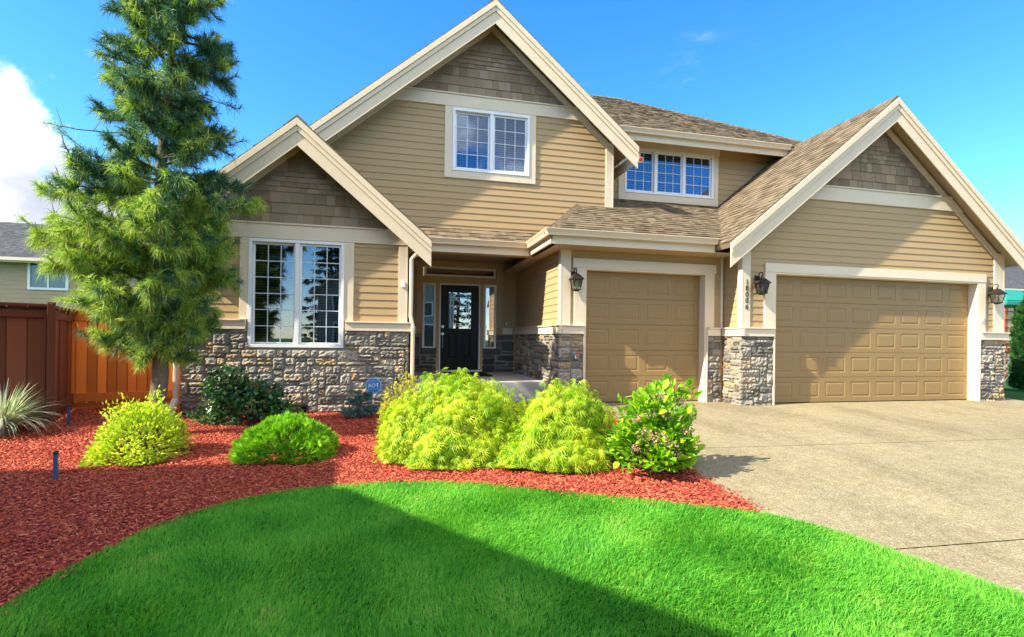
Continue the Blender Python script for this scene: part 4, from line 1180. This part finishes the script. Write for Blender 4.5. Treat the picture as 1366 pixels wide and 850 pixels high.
# bare arching twigs against the sky
for (x, zz, dx, dz) in ((-.1, 3.85, -1.0, -.2), (.1, 4.6, .95, -.55), (-.1, 3.2, -.85, .4), (.1, 3.55, 1.0, .1), (.1, 4.95, .8, -.4)):
    b = Vector((TX+x, TY-.2, tz+zz)); pts = [b+Vector((dx*t, -.1*t, dz*t+.18*t*t)) for t in (0, .33, .66, 1)]
    lb.tube(pts, [.010, .008, .006, .003], 5)
    shoots.append((pts[-1], Vector((dx, 0, .6)).normalized(), 9, pts[-2]))
    for t in (.5, .8):
        p = b+Vector((dx*t, -.1*t, dz*t+.18*t*t)); e = p+Vector((rg.uniform(-.15, .1), 0, rg.uniform(.12, .26))); lb.tube([p, e], [.004, .002], 4)
# leader
for k in range(26):
    zz = rg.uniform(4.9, 5.85); p = Vector((*lean(zz), tz+zz)); dv = Vector((rg.uniform(-1, 1), rg.uniform(-1, 1), .7)).normalized(); shoots.append((p+dv*rg.uniform(.05, .3), dv, zz, p))
lb.build('branch', M['twig'], tr)
sp = np.array([s[0] for s in shoots]); sd_ = np.array([s[1] for s in shoots]); sz = np.array([s[2] for s in shoots]); s0 = np.array([s[3] for s in shoots])
nt_ = len(shoots)
def tufts(sel, per, Lr, w):
    m = len(sel)*per; idx = np.repeat(sel, per)
    ax0 = sd_[idx]; t = NR.random(m)**.7
    base = s0[idx]+(sp[idx]-s0[idx])*t[:, None]
    ax = unit(ax0*NR.uniform(.25, 1.3, (m, 1))+rdir(m)*.85+np.array([0, 0, -.12])); L_ = NR.uniform(*Lr, m)
    side = unit(np.cross(ax, rdir(m)))
    mid = base+ax*(L_*.55)[:, None]; tip = base+ax*L_[:, None]+np.array([0, 0, -1])*(L_*NR.uniform(.15, .55, m))[:, None]
    V = np.stack([base-side*w*.6, base+side*w*.6, mid-side*w*.5, mid+side*w*.5, tip], 1).reshape(-1, 3)
    F = np.array([(0, 1, 2), (1, 3, 2), (2, 3, 4)])[None]+(np.arange(m)*5)[:, None, None]
    return V, F.reshape(-1, 3)
low = (sz < 3.0)
pl = np.where(low, .80+.5*((TX-sp[:, 0])*.35)+.25*(sz-2.0)*.4, .30)  # yellow share rises to the left: sunlight put into the needle colour
yel = NR.random(nt_) < np.clip(pl, .15, .95)*np.where(low, 1, .8)
allidx = np.arange(nt_)
V, F = tufts(allidx[~yel], 66, (.08, .15), .0048)
crown = fast_mesh('crown', V, F, M['needle_blue'], PT, PT.location)
V, F = tufts(allidx[yel], 66, (.08, .15), .0048)
ck = allidx[NR.random(nt_) < .30]
CONE = ([(-.05, 0, -.03), (.05, 0, -.03), (0, 0, .06), (.06, .6, .02), (0, 1, 0)], [(0, 1, 3), (1, 2, 3), (2, 0, 3), (0, 3, 4), (1, 3, 4), (2, 3, 4)])
Vc, Fc = inst(*CONE, sp[ck], frames(sd_[ck]*.5+np.array([0, 0, .8]), rdir(len(ck))), NR.uniform(.06, .15, len(ck)))
nf = len(F); V, F = cat([(V, F), (Vc, Fc)])
yn = tag(fast_mesh('sunlit_young_needle', V, F, M['needle_yel'], crown, PT.location), 'yellow green young needles, with sunlight painted into the lower left')
yn.data.materials.append(M['candle']); mi = np.zeros(len(F), np.int32); mi[nf:] = 1; yn.data.polygons.foreach_set('material_index', mi)

# simple far conifers with layered boughs
def conifer(x, y, h, R_, label, seed, n=1500, group=None, name='conifer_tree', z0=None, mat='conifer'):
    z0 = gh(x, y) if z0 is None else z0
    r = empty(name, (x, y, z0), label, 'tree', group)
    mb = MB(); mb.tube([(x, y, z0-.2), (x, y, z0+h*.5), (x, y, z0+h*.97)], [h*.018, h*.011, h*.002], 8); mb.build('trunk', M['bark'], r)
    g_ = np.random.default_rng(seed)
    t = g_.random(n)**.75; zz = h*(.08+.92*t); lay = np.round(zz/(h*.055))*(h*.055); zz = lay+(g_.random(n)-.5)*h*.02
    a = g_.random(n)*6.283; asym = 1+.28*np.sin(a*2+seed)+.2*np.sin(lay*5.1+a*3)
    rr = R_*(1-zz/h*.97)*asym*np.sqrt(g_.uniform(.15, 1, n)); zz = zz-rr*.22
    P = np.stack([x+rr*np.cos(a), y+rr*np.sin(a), z0+np.maximum(zz, .3)], 1)
    ax = np.stack([np.cos(a), np.sin(a), np.full(n, -.25)], 1)+g_.normal(size=(n, 3))*.35
    V, F = inst(*fan(5, .9, .10, .25), P, frames(ax, np.tile([0, 0, 1.], (n, 1))+g_.normal(size=(n, 3))*.4), g_.uniform(.05, .10, n)*h*.55)
    fast_mesh('crown', V, F, M[mat], r, r.location)
conifer(-23.6, 32.0, 9.8, 2.2, 'distant dark conifer rising behind the left neighbour roof', 3, 1600)
conifer(-6, -33, 15, 3.6, 'tall conifer across the street mirrored in the front window', 4, 1800)
conifer(6.5, -30, 13, 3.2, 'conifer across the street facing the porch', 6, 1500)

# arborvitae at the right edge
r = shrub('arborvitae', 15.74, 9.5, 'narrow dark arborvitae beyond the right end of the house', 'tree')
mb = MB(); mb.tube([r.location, r.location+Vector((0, 0, 2.0))], [.05, .01], 8); mb.build('trunk', M['twig'], r)
n = 5200; t = NR.random(n); zz = .04+2.35*t; a = NR.random(n)*6.283; rr = .44*np.sqrt(np.clip(1-((t-.30)/.72)**2, .02, 1))*np.sqrt(NR.uniform(.5, 1, n))*(1+.12*np.sin(a*4+zz*3))
P = np.stack([rr*np.cos(a), rr*np.sin(a), zz], 1)
V, F = inst(*SPRAY, P, frames(np.stack([np.cos(a)*.6, np.sin(a)*.6, np.full(n, .8)], 1)+NR.normal(size=(n, 3))*.3, rdir(n)), NR.uniform(.08, .15, n))
fast_mesh('crown', place(r, V), F, M['arbor'], r, r.location)

# ------------------------------------------------------------------ fences
def fence(name, A, B, za, h, label, mat, board=.14, gap=.006, cap=True, posts=(0, 1), flip=1, cat_='fence', kick=.28):
    A = Vector((*A, za)); B = Vector((*B, za)); t = (B-A).normalized(); n = Vector((t.y, -t.x, 0))*flip; Lf = (B-A).length
    r = empty(name, A.lerp(B, .5), label, cat_)
    rg = random.Random(len(label))
    mb = MB(); u = 0
    def bar(mb, u0, u1, d0, d1, z0, z1):
        p = [A+t*u0+n*d0, A+t*u1+n*d0, A+t*u1+n*d1, A+t*u0+n*d1]
        if flip*1 > 0: p = [p[3], p[2], p[1], p[0]]
        mb.hexa([(q.x, q.y, za+z0) for q in p]+[(q.x, q.y, za+z1) for q in p])
    while u < Lf-.01:
        w = min(board*rg.uniform(.92, 1.05), Lf-u); d = rg.uniform(0, .006)
        bar(mb, u+gap*.5, u+w-gap*.5, .0+d, .02+d, .12, h-.05); bar(mb, max(0, u-.03), min(Lf, u+.03), -.016+d*.1, -.006+d*.05, .13, h-.06); u += w
    mb.build('board', M[mat], r)
    for q in ((.027, .062, kick-.14, kick), (.027, .060, h-.20, h-.10), (-.03, -.018, .02, .118)):
        mb = MB(); bar(mb, 0, Lf, *q); mb.build('rail', M[mat], r, bevel=.004)
    if cap: mb = MB(); bar(mb, 0, Lf, -.03, .10, h-.048, h-.008); mb.build('cap_board', M[mat], r, bevel=.004)
    for p in posts:
        mb = MB(); u = Lf*p; bar(mb, u-.045, u+.045, .063, .155, -.1, h+.02); mb.build('post', M[mat], r, bevel=.005)
    return r
FZ = -.15
fence('wooden_fence', (-6.9, 7.35), (-4.78, 8.53), FZ, 1.72, 'dark brown board fence at the left edge behind the striped grass clump', 'fence_shaded', .20, .014, True, (1,), 1, 'fence')
fence('wooden_fence', (-4.79, 8.44), (-5.37, 10.08), FZ, 1.70, 'short brown fence return behind the corner post', 'fence_shaded', .15, .006, True, (), 1)
fence('wooden_fence', (-5.42, 10.03), (-3.33, 10.75), FZ, 1.72, 'bright orange board fence between the brown fence and the house', 'fence_sunlit', .145, .013, True, (.99,), 1)

# ------------------------------------------------------------------ neighbours
def simple_house(name, x0, x1, y0, y1, z0, zw, ridge, pitch, label, wall, roofm, wins=(), over=.45, front=True):
    cx, cy = (x0+x1)/2, (y0+y1)/2
    r = empty(name, (cx, cy, z0), label, 'house')
    mb = MB()
    for fr, u0, u1 in ((FR(y0), x0, x1), (BK(y1), -x1, -x0), (LF(x0), -y1, -y0), (RT(x1), y0, y1)):
        tiles(mb, fr, [(u0, z0-.3), (u1, z0-.3), (u1, zw), (u0, zw)], [.16], None, (.012, .012)); slab(mb, fr, [(u0, z0-.3), (u1, z0-.3), (u1, zw), (u0, zw)], -.1, -.001)
    rise = pitch*((y1-y0)/2 if ridge == 'X' else (x1-x0)/2)
    if ridge == 'X':
        for X, fr, sgn in ((x0, LF(x0), -1), (x1, RT(x1), 1)):
            tri = [(-y1, zw), (-y0, zw), (-cy, zw+rise)] if sgn < 0 else [(y0, zw), (y1, zw), (cy, zw+rise)]
            tiles(mb, fr, tri, [.16], None, (.012, .012)); slab(mb, fr, tri, -.1, -.001)
    else:
        for Y, fr, sgn in ((y0, FR(y0), 1), (y1, BK(y1), -1)):
            tri = [(x0, zw), (x1, zw), (cx, zw+rise)] if sgn > 0 else [(-x1, zw), (-x0, zw), (-cx, zw+rise)]
            tiles(mb, fr, tri, [.16], None, (.012, .012)); slab(mb, fr, tri, -.1, -.001)
    mb.build('wall', M[wall], r)
    t = MB(); d = MB()
    o = over; zo = zw-pitch*o+.10
    X0, X1, Y0, Y1 = x0-o, x1+o, y0-o, y1+o
    if ridge == 'X':
        roof_face(t, d, 'front', pitch, (X0, Y0, zo), [(X0, Y0), (X1, Y0), (X1, cy), (X0, cy)], 71); roof_face(t, d, 'back', pitch, (X0, Y1, zo), [(X0, Y1), (X1, Y1), (X1, cy), (X0, cy)], 72)
    else:
        roof_face(t, d, 'left', pitch, (X0, Y0, zo), [(X0, Y0), (cx, Y0), (cx, Y1), (X0, Y1)], 73); roof_face(t, d, 'right', pitch, (X1, Y0, zo), [(X1, Y0), (cx, Y0), (cx, Y1), (X1, Y1)], 74)
    rf = t.build('roof', M[roofm], r); d.build('soffit', M['soffit'], rf)
    e = MB()
    if ridge == 'X':
        for Y in (Y0-.02, Y1): e.box(X0, X1, Y, Y+.02, zo-.16, zo+.01)
        e.box(X0, X1, Y0-.11, Y0-.021, zo-.10, zo+.012)
    else:
        for X in (X0-.02, X1): e.box(X, X+.02, Y0, Y1, zo-.16, zo+.01)
        e.box(X1+.021, X1+.11, Y0, Y1, zo-.10, zo+.012)
    e.build('gutter', M['trim'], r)
    for (face, u0, u1, a, b) in wins:
        w = MB(); Y = y0
        P = (lambda u0, u1, d0, d1, z0, z1: w_box(u0, u1, d0, d1, z0, z1, face))
        def w_box(mbx, u0, u1, d0, d1, za_, zb_):
            if face == 'F': mbx.box(u0, u1, y0-d1, y0-d0, za_, zb_)
            elif face == 'R': mbx.box(x1+d0, x1+d1, u0, u1, za_, zb_)
            else: mbx.box(u0, u1, y1+d0, y1+d1, za_, zb_)
        tt = .09
        for q in ((u0, u1, a, a+tt), (u0, u1, b-tt, b), (u0, u0+tt, a+tt, b-tt), (u1-tt, u1, a+tt, b-tt), ((u0+u1)/2-.03, (u0+u1)/2+.03, a+tt, b-tt)): w_box(w, q[0], q[1], .012, .06, q[2], q[3])
        wo = w.build('window', M['white'], r)
        p = MB(); w_box(p, u0+tt, u1-tt, .014, .03, a+tt, b-tt); p.build('pane', M['nb_glass'], wo)
    return r
m_, nt_g, out_g = new_mat('dark_reflecting_pane')
bs = N(nt_g, 'ShaderNodeBsdfPrincipled', Roughness=.04); bs.inputs['Base Color'].default_value = (.05, .08, .07, 1); bs.inputs['Specular IOR Level'].default_value = .8
nt_g.links.new(bs.outputs[0], out_g.inputs[0]); M['nb_glass'] = m_
nl = simple_house('neighbour_house', -27, -8.8, 22.4, 31.5, -.15, 3.95, 'X', .43, 'grey roofed neighbour house behind the left fence', 'nb_wall', 'nb_roof', [('F', -13.3, -12.0, 2.75, 3.86)], .45)
mb = MB()
for x in (-14.6, -13.7, -12.9):
    mb.tube([(x, 25.9, 5.2), (x, 25.9, 5.75)], .05, 8)
mb.box(-14.3, -14.0, 25.7, 26.0, 5.1, 5.52); mb.build('roof_vent', M['num'], nl)
simple_house('neighbour_house', 36.5, 56, 27, 38, -.2, 5.2, 'X', .5, 'grey roofed neighbour house beyond the right end of the garage', 'nb_wall', 'nb_roof', [], .5)
# the house on the left whose shade lies over the lawn (outside the frame)
simple_house('shading_house', -15.0, -6.42, -5.9, 3.3, -.45, 4.35, 'X', .52, 'neighbour house left of the lawn that shades the grass', 'nb_wall', 'nb_roof', [('R', -2.6, -1.0, 1.2, 2.5)], .5)
simple_house('mulch_shade_block', -14.0, -6.42, 3.85, 4.35, -.3, 4.0, 'Y', .10, 'added unseen block left of the lawn that shades the mulch', 'nb_wall', 'nb_roof', [], .45)  # unseen sliver added only to throw shade on the mulch
# across the street, mirrored in the panes
oh = simple_house('opposite_house', -5.5, 5.0, -30, -21, -.6, 4.6, 'Y', .75, 'tan house across the street mirrored in the front window', 'nb_wall2', 'nb_roof', [], .5)
mb = MB()
for (x0, x1, a, b) in ((-4.5, -2.9, 3.0, 4.2), (-1.6, .1, 3.0, 4.2), (1.6, 3.2, 3.0, 4.2), (-4.5, -1.5, .2, 2.2), (.8, 3.9, .3, 2.4)):
    for q in ((x0, x1, a, a+.1), (x0, x1, b-.1, b), (x0, x0+.1, a+.1, b-.1), (x1-.1, x1, a+.1, b-.1)): mb.box(q[0], q[1], -20.985, -20.93, q[2], q[3])
w_ = mb.build('window_frame', M['white'], oh)
mb = MB()
for (x0, x1, a, b) in ((-4.5, -2.9, 3.0, 4.2), (-1.6, .1, 3.0, 4.2), (1.6, 3.2, 3.0, 4.2), (-4.5, -1.5, .2, 2.2), (.8, 3.9, .3, 2.4)): mb.box(x0+.1, x1-.1, -20.985, -20.95, a+.1, b-.1)
mb.build('pane', M['nb_glass'], w_)
simple_house('opposite_house', 10.5, 22, -31, -22, -.6, 5.0, 'X', .6, 'second house across the street facing the garage doors', 'nb_wall', 'nb_roof', [('B', 12.5, 14.5, 1.0, 2.6), ('B', 17, 19, 1.0, 2.6)], .5)

# ------------------------------------------------------------------ play set beyond the house
PS = empty('play_set', (20.5, 13.3, -.14), 'red wooden play tower with a teal roof beyond the right end of the garage', 'play set')
pz = -.14
for (x, y) in ((19.95, 12.9), (20.55, 12.9), (19.95, 13.9), (21.2, 13.9), (21.2, 12.9)):
    mb = MB(); mb.box(x-.07, x+.07, y-.07, y+.07, pz-.1, pz+2.75); mb.build('post', M['play_wood'], PS, bevel=.01)
mb = MB(); b = [(19.75, 12.7, pz+2.62), (21.4, 12.7, pz+2.62), (21.4, 14.1, pz+2.62), (19.75, 14.1, pz+2.62)]
mb.hexa(b+[(19.75, 12.7, pz+2.78), (21.4, 12.7, pz+2.78), (21.4, 14.1, pz+2.78), (19.75, 14.1, pz+2.78)])
a1 = [(p[0], p[1], pz+2.785) for p in b]; a2 = [(20.25, 13.1, pz+3.2), (20.9, 13.1, pz+3.2), (20.9, 13.7, pz+3.2), (20.25, 13.7, pz+3.2)]
mb.hexa(a1+a2); mb.build('canopy', M['teal'], PS, bevel=.03)
mb = MB()
for z in (1.0, 1.25): mb.box(19.9, 21.25, 12.86, 12.94, pz+z, pz+z+.12)
mb.box(19.9, 21.25, 12.95, 13.9, pz+1.1, pz+1.2); mb.build('deck', M['play_wood'], PS)
mb = MB()
for i in range(9): mb.tube([(19.85, 12.80, pz+.25+i*.27), (20.65, 12.80, pz+.25+i*.27)], .018, 6)
mb.build('ladder_rung', M['num'], PS)
# wire fence behind the corner
WF = empty('wire_fence', (18.0, 11.6, -.14), 'low chain link fence with pale posts beyond the garage corner', 'fence')
mb = MB()
for i in range(26):
    x = 15.2+i*.2
    mb.tube([(x, 11.6, -.12), (x+.9, 11.6, .78)], .006, 3); mb.tube([(x+.9, 11.6, -.12), (x, 11.6, .78)], .006, 3)
mb.build('mesh', M['nickel'], WF)
mb = MB()
for x in (15.2, 18.2, 21.2): mb.tube([(x, 11.6, -.2), (x, 11.6, .85)], .025, 8)
mb.tube([(15.2, 11.6, .80), (21.2, 11.6, .80)], .016, 6); mb.build('frame', M['nickel'], WF)
# ------------------------------------------------------------------ lawn grass and mulch chips
def inpoly(x, y, loop):
    c = np.zeros(len(x), bool); n = len(loop)
    for i in range(n):
        (x1, y1), (x2, y2) = loop[i], loop[(i+1) % n]
        if y1 == y2: continue
        k = ((y1 > y) != (y2 > y)) & (x < (x2-x1)*(y-y1)/(y2-y1)+x1); c ^= k
    return c
def ghv(x, y):
    t = np.clip((2.6-x)/2.2, 0, 1); return -.05*np.clip(8-y, 0, 11)-.14*t*t*(3-2*t)
def swirl(x, y):
    return 1.1*np.sin(1.3*x+.7*y)+.9*np.sin(2.7*y-1.9*x+1)+.6*np.sin(5.1*x+3.3*y+2)+.5*np.sin(7.7*y-4.1*x)
n0 = 560000
x = NR.uniform(-4.0, 4.6, n0); y = NR.uniform(1.3, 5.2, n0)
# denser close to the camera, where single blades can be seen
keep = inpoly(x, y, LAWN) & (NR.random(n0) < np.clip(1.15-.12*(y-1.3), .6, 1)) & (np.abs(x) < 1.15*y+1.6)
x, y = x[keep], y[keep]; n = len(x)
x = x+NR.normal(size=n)*.016; y = y+NR.normal(size=n)*.016
ht = NR.uniform(.024, .058, n)*(1+.22*np.sin(3.1*x+1.7*y)*np.sin(2.3*y-x))
ang = swirl(x, y)+NR.normal(size=n)*.75; ln = NR.uniform(.1, .95, n)
w = NR.uniform(.0014, .0030, n)
dx, dy = np.cos(ang), np.sin(ang); sa = NR.uniform(0, 6.283, n); sx_, sy_ = np.cos(sa), np.sin(sa); z = ghv(x, y)-.003
def P3(a, b, c): return np.stack([a, b, c], 1)
m1 = ht*.55
V = np.stack([P3(x-sx_*w, y-sy_*w, z), P3(x+sx_*w, y+sy_*w, z),
              P3(x+dx*ln*m1*.5-sx_*w*.85, y+dy*ln*m1*.5-sy_*w*.85, z+m1), P3(x+dx*ln*m1*.5+sx_*w*.85, y+dy*ln*m1*.5+sy_*w*.85, z+m1),
              P3(x+dx*ln*ht*1.3, y+dy*ln*ht*1.3, z+ht*(1-.25*ln))], 1).reshape(-1, 3)
F = (np.array([(0, 1, 2), (1, 3, 2), (2, 3, 4)])[None]+(np.arange(n)*5)[:, None, None]).reshape(-1, 3)
tag(fast_mesh('grass', V, F, M['grass']), 'mown green lawn grass', kind='stuff')

n0 = 220000
x = NR.uniform(-6.2, 3.4, n0); y = NR.uniform(2.2, 10.4, n0)
keep = inpoly(x, y, BED) & (NR.random(n0) < np.clip(1.25-.09*(y-2), .5, 1)) & (x > -.72*y-1.2)
x, y = x[keep], y[keep]
# stray chips along the lawn edge and on the drive
er = np.array(LT[:i_tip]+BED_EDGE[1:]); q = NR.integers(0, len(er), 900); x = np.concatenate([x, er[q, 0]+NR.normal(size=900)*.05]); y = np.concatenate([y, er[q, 1]+NR.normal(size=900)*.05]); n = len(x)
a = NR.uniform(0, 6.283, n); tl = NR.normal(size=n)*.28; L_ = NR.uniform(.005, .021, n)*(.8+.6*NR.random(n)); w = NR.uniform(.002, .005, n); th = NR.uniform(.0015, .004, n)
z = ghv(x, y)+.008+NR.random(n)*.016+.006*np.sin(4*x)*np.sin(5*y)
ax = P3(np.cos(a)*np.cos(tl), np.sin(a)*np.cos(tl), np.sin(tl)); hint = P3(NR.normal(size=n)*.3, NR.normal(size=n)*.3, np.ones(n))
CHIP = ([(-1, -1, -1), (1, -1, -1), (.8, 1, -1), (-.7, 1, -1), (-.9, -1, 1), (.9, -1, 1), (.6, 1, 1), (-.6, 1, 1)], [(4, 5, 6, 7), (0, 1, 5, 4), (1, 2, 6, 5), (2, 3, 7, 6), (3, 0, 4, 7)])
V, F = inst(*CHIP, P3(x, y, z), frames(ax, hint), P3(w, L_, th))
tag(fast_mesh('mulch', V, F, M['mulch']), 'red wood chip mulch', kind='stuff')

# ------------------------------------------------------------------ light
SUN_DIR = Vector((1, .215, -.815)).normalized()      # the way the light travels
el = math.asin(-SUN_DIR.z); az = math.atan2(-SUN_DIR.x, -SUN_DIR.y)      # clockwise from +Y
sl = bpy.data.lights.new('sun', 'SUN'); sl.energy = 2.05; sl.angle = math.radians(.5); sl.color = (1, .91, .72)
so = bpy.data.objects.new('sun', sl); COL.objects.link(so); so.location = (-20, -5, 20)
so.rotation_euler = SUN_DIR.to_track_quat('-Z', 'Y').to_euler()
wd = bpy.data.worlds.new('World'); SC.world = wd; wd.use_nodes = True
nt = wd.node_tree; nt.nodes.clear(); L = nt.links.new
out = N(nt, 'ShaderNodeOutputWorld'); bg = N(nt, 'ShaderNodeBackground', Strength=.15)
sky = N(nt, 'ShaderNodeTexSky', sky_type='NISHITA', sun_disc=False, sun_elevation=el, sun_rotation=az, air_density=.85, dust_density=.15, ozone_density=3.6, altitude=200)
hs = N(nt, 'ShaderNodeHueSaturation', Saturation=1.28, Value=.46, Hue=.498)
L(sky.outputs[0], hs.inputs['Color'])
# cumulus bank low on the left, unseen fill cloud overhead, thin wisps elsewhere, placed by compass direction
tc = N(nt, 'ShaderNodeTexCoord'); nrm = N(nt, 'ShaderNodeVectorMath', operation='NORMALIZE'); L(tc.outputs['Generated'], nrm.inputs[0])
def vdir(a, e): a, e = math.radians(a), math.radians(e); return (math.sin(a)*math.cos(e), math.cos(a)*math.cos(e), math.sin(e))
def lobe(a, e, r0, r1):
    d = N(nt, 'ShaderNodeVectorMath', operation='DISTANCE'); d.inputs[1].default_value = vdir(a, e); L(nrm.outputs[0], d.inputs[0])
    m = N(nt, 'ShaderNodeMapRange', interpolation_type='SMOOTHSTEP'); m.inputs['From Min'].default_value = r1; m.inputs['From Max'].default_value = r0
    L(d.outputs['Value'], m.inputs['Value']); return m.outputs[0]
def mth(op, a, b=None, clamp=False):
    m = N(nt, 'ShaderNodeMath', operation=op, use_clamp=clamp)
    for i, q in enumerate((a, b)):
        if q is None: continue
        if isinstance(q, (int, float)): m.inputs[i].default_value = q
        else: L(q, m.inputs[i])
    return m.outputs[0]
n1 = N(nt, 'ShaderNodeTexNoise', Scale=6.5, Detail=9.0, Roughness=.56); n1.inputs['Distortion'].default_value = .35; L(nrm.outputs[0], n1.inputs['Vector'])
bank = mth('MAXIMUM', mth('MAXIMUM', lobe(-38, 4, .10, .44), lobe(-25, 3, .05, .34)), lobe(178, 60, .56, .86))  # last lobe: unseen bright cloud behind the camera, added as fill light
dens = mth('ADD', mth('MULTIPLY', bank, .66), mth('SUBTRACT', n1.outputs['Fac'], .5))
cov = N(nt, 'ShaderNodeMapRange', interpolation_type='SMOOTHSTEP'); cov.inputs['From Min'].default_value = .26; cov.inputs['From Max'].default_value = .42; L(dens, cov.inputs['Value'])
n2 = N(nt, 'ShaderNodeTexNoise', Scale=3.0, Detail=8.0, Roughness=.6); mp = N(nt, 'ShaderNodeMapping'); mp.inputs['Scale'].default_value = (1, 1, 3.2); L(nrm.outputs[0], mp.inputs[0]); L(mp.outputs[0], n2.inputs['Vector'])
wz = N(nt, 'ShaderNodeMapRange', interpolation_type='SMOOTHSTEP'); wz.inputs['From Min'].default_value = .55; wz.inputs['From Max'].default_value = .85; L(n2.outputs['Fac'], wz.inputs['Value'])
covs = mth('MAXIMUM', cov.outputs[0], mth('MULTIPLY', wz.outputs[0], .28))
n3 = N(nt, 'ShaderNodeTexNoise', Scale=8.0, Detail=7.0); L(nrm.outputs[0], n3.inputs['Vector'])
cr = ramp(nt, [(.36, (.85, .90, 1.08)), (.50, (1.25, 1.28, 1.38)), (.57, (2.8, 2.7, 2.6)), (.66, (5.8, 5.5, 5.1))]); L(n3.outputs['Fac'], cr.inputs[0])
mx = N(nt, 'ShaderNodeMix', data_type='RGBA'); L(covs, mx.inputs[0]); L(hs.outputs[0], mx.inputs[6]); L(cr.outputs[0], mx.inputs[7])
L(mx.outputs[2], bg.inputs[0]); L(bg.outputs[0], out.inputs[0])

# ------------------------------------------------------------------ camera
cam = bpy.data.cameras.new('camera'); co = bpy.data.objects.new('camera', cam); COL.objects.link(co)
F_, T_, R_ = 676.415, math.radians(12.99), math.radians(.738)
cam.sensor_fit = 'HORIZONTAL'; cam.sensor_width = 36; cam.lens = F_/1366*36; cam.shift_x = 0; cam.shift_y = (451.862-425)/1366
cam.clip_start = .05; cam.clip_end = 3000
fw = Vector((math.sin(T_), math.cos(T_), 0)); rt = Vector((math.cos(T_), -math.sin(T_), 0)); up = Vector((0, 0, 1))
c, s = math.cos(R_), math.sin(R_)
# the picture is turned clockwise by the roll: a level line drops to the right
X = rt*c+up*s; Y = up*c-rt*s
co.matrix_world = Matrix(((X.x, Y.x, -fw.x, 0), (X.y, Y.y, -fw.y, 0), (X.z, Y.z, -fw.z, 1.158), (0, 0, 0, 1)))
SC.camera = co
SC.render.engine = 'CYCLES'
SC.cycles.max_bounces = 8; SC.cycles.diffuse_bounces = 3; SC.cycles.glossy_bounces = 4; SC.cycles.transparent_max_bounces = 12; SC.cycles.transmission_bounces = 6
SC.cycles.use_denoising = True; SC.cycles.sample_clamp_indirect = 6; SC.cycles.caustics_reflective = False; SC.cycles.caustics_refractive = False
vs = SC.view_settings; vs.view_transform = 'Standard'; vs.look = 'None'; vs.exposure = 2.58; vs.gamma = 1; vs.use_curve_mapping = False
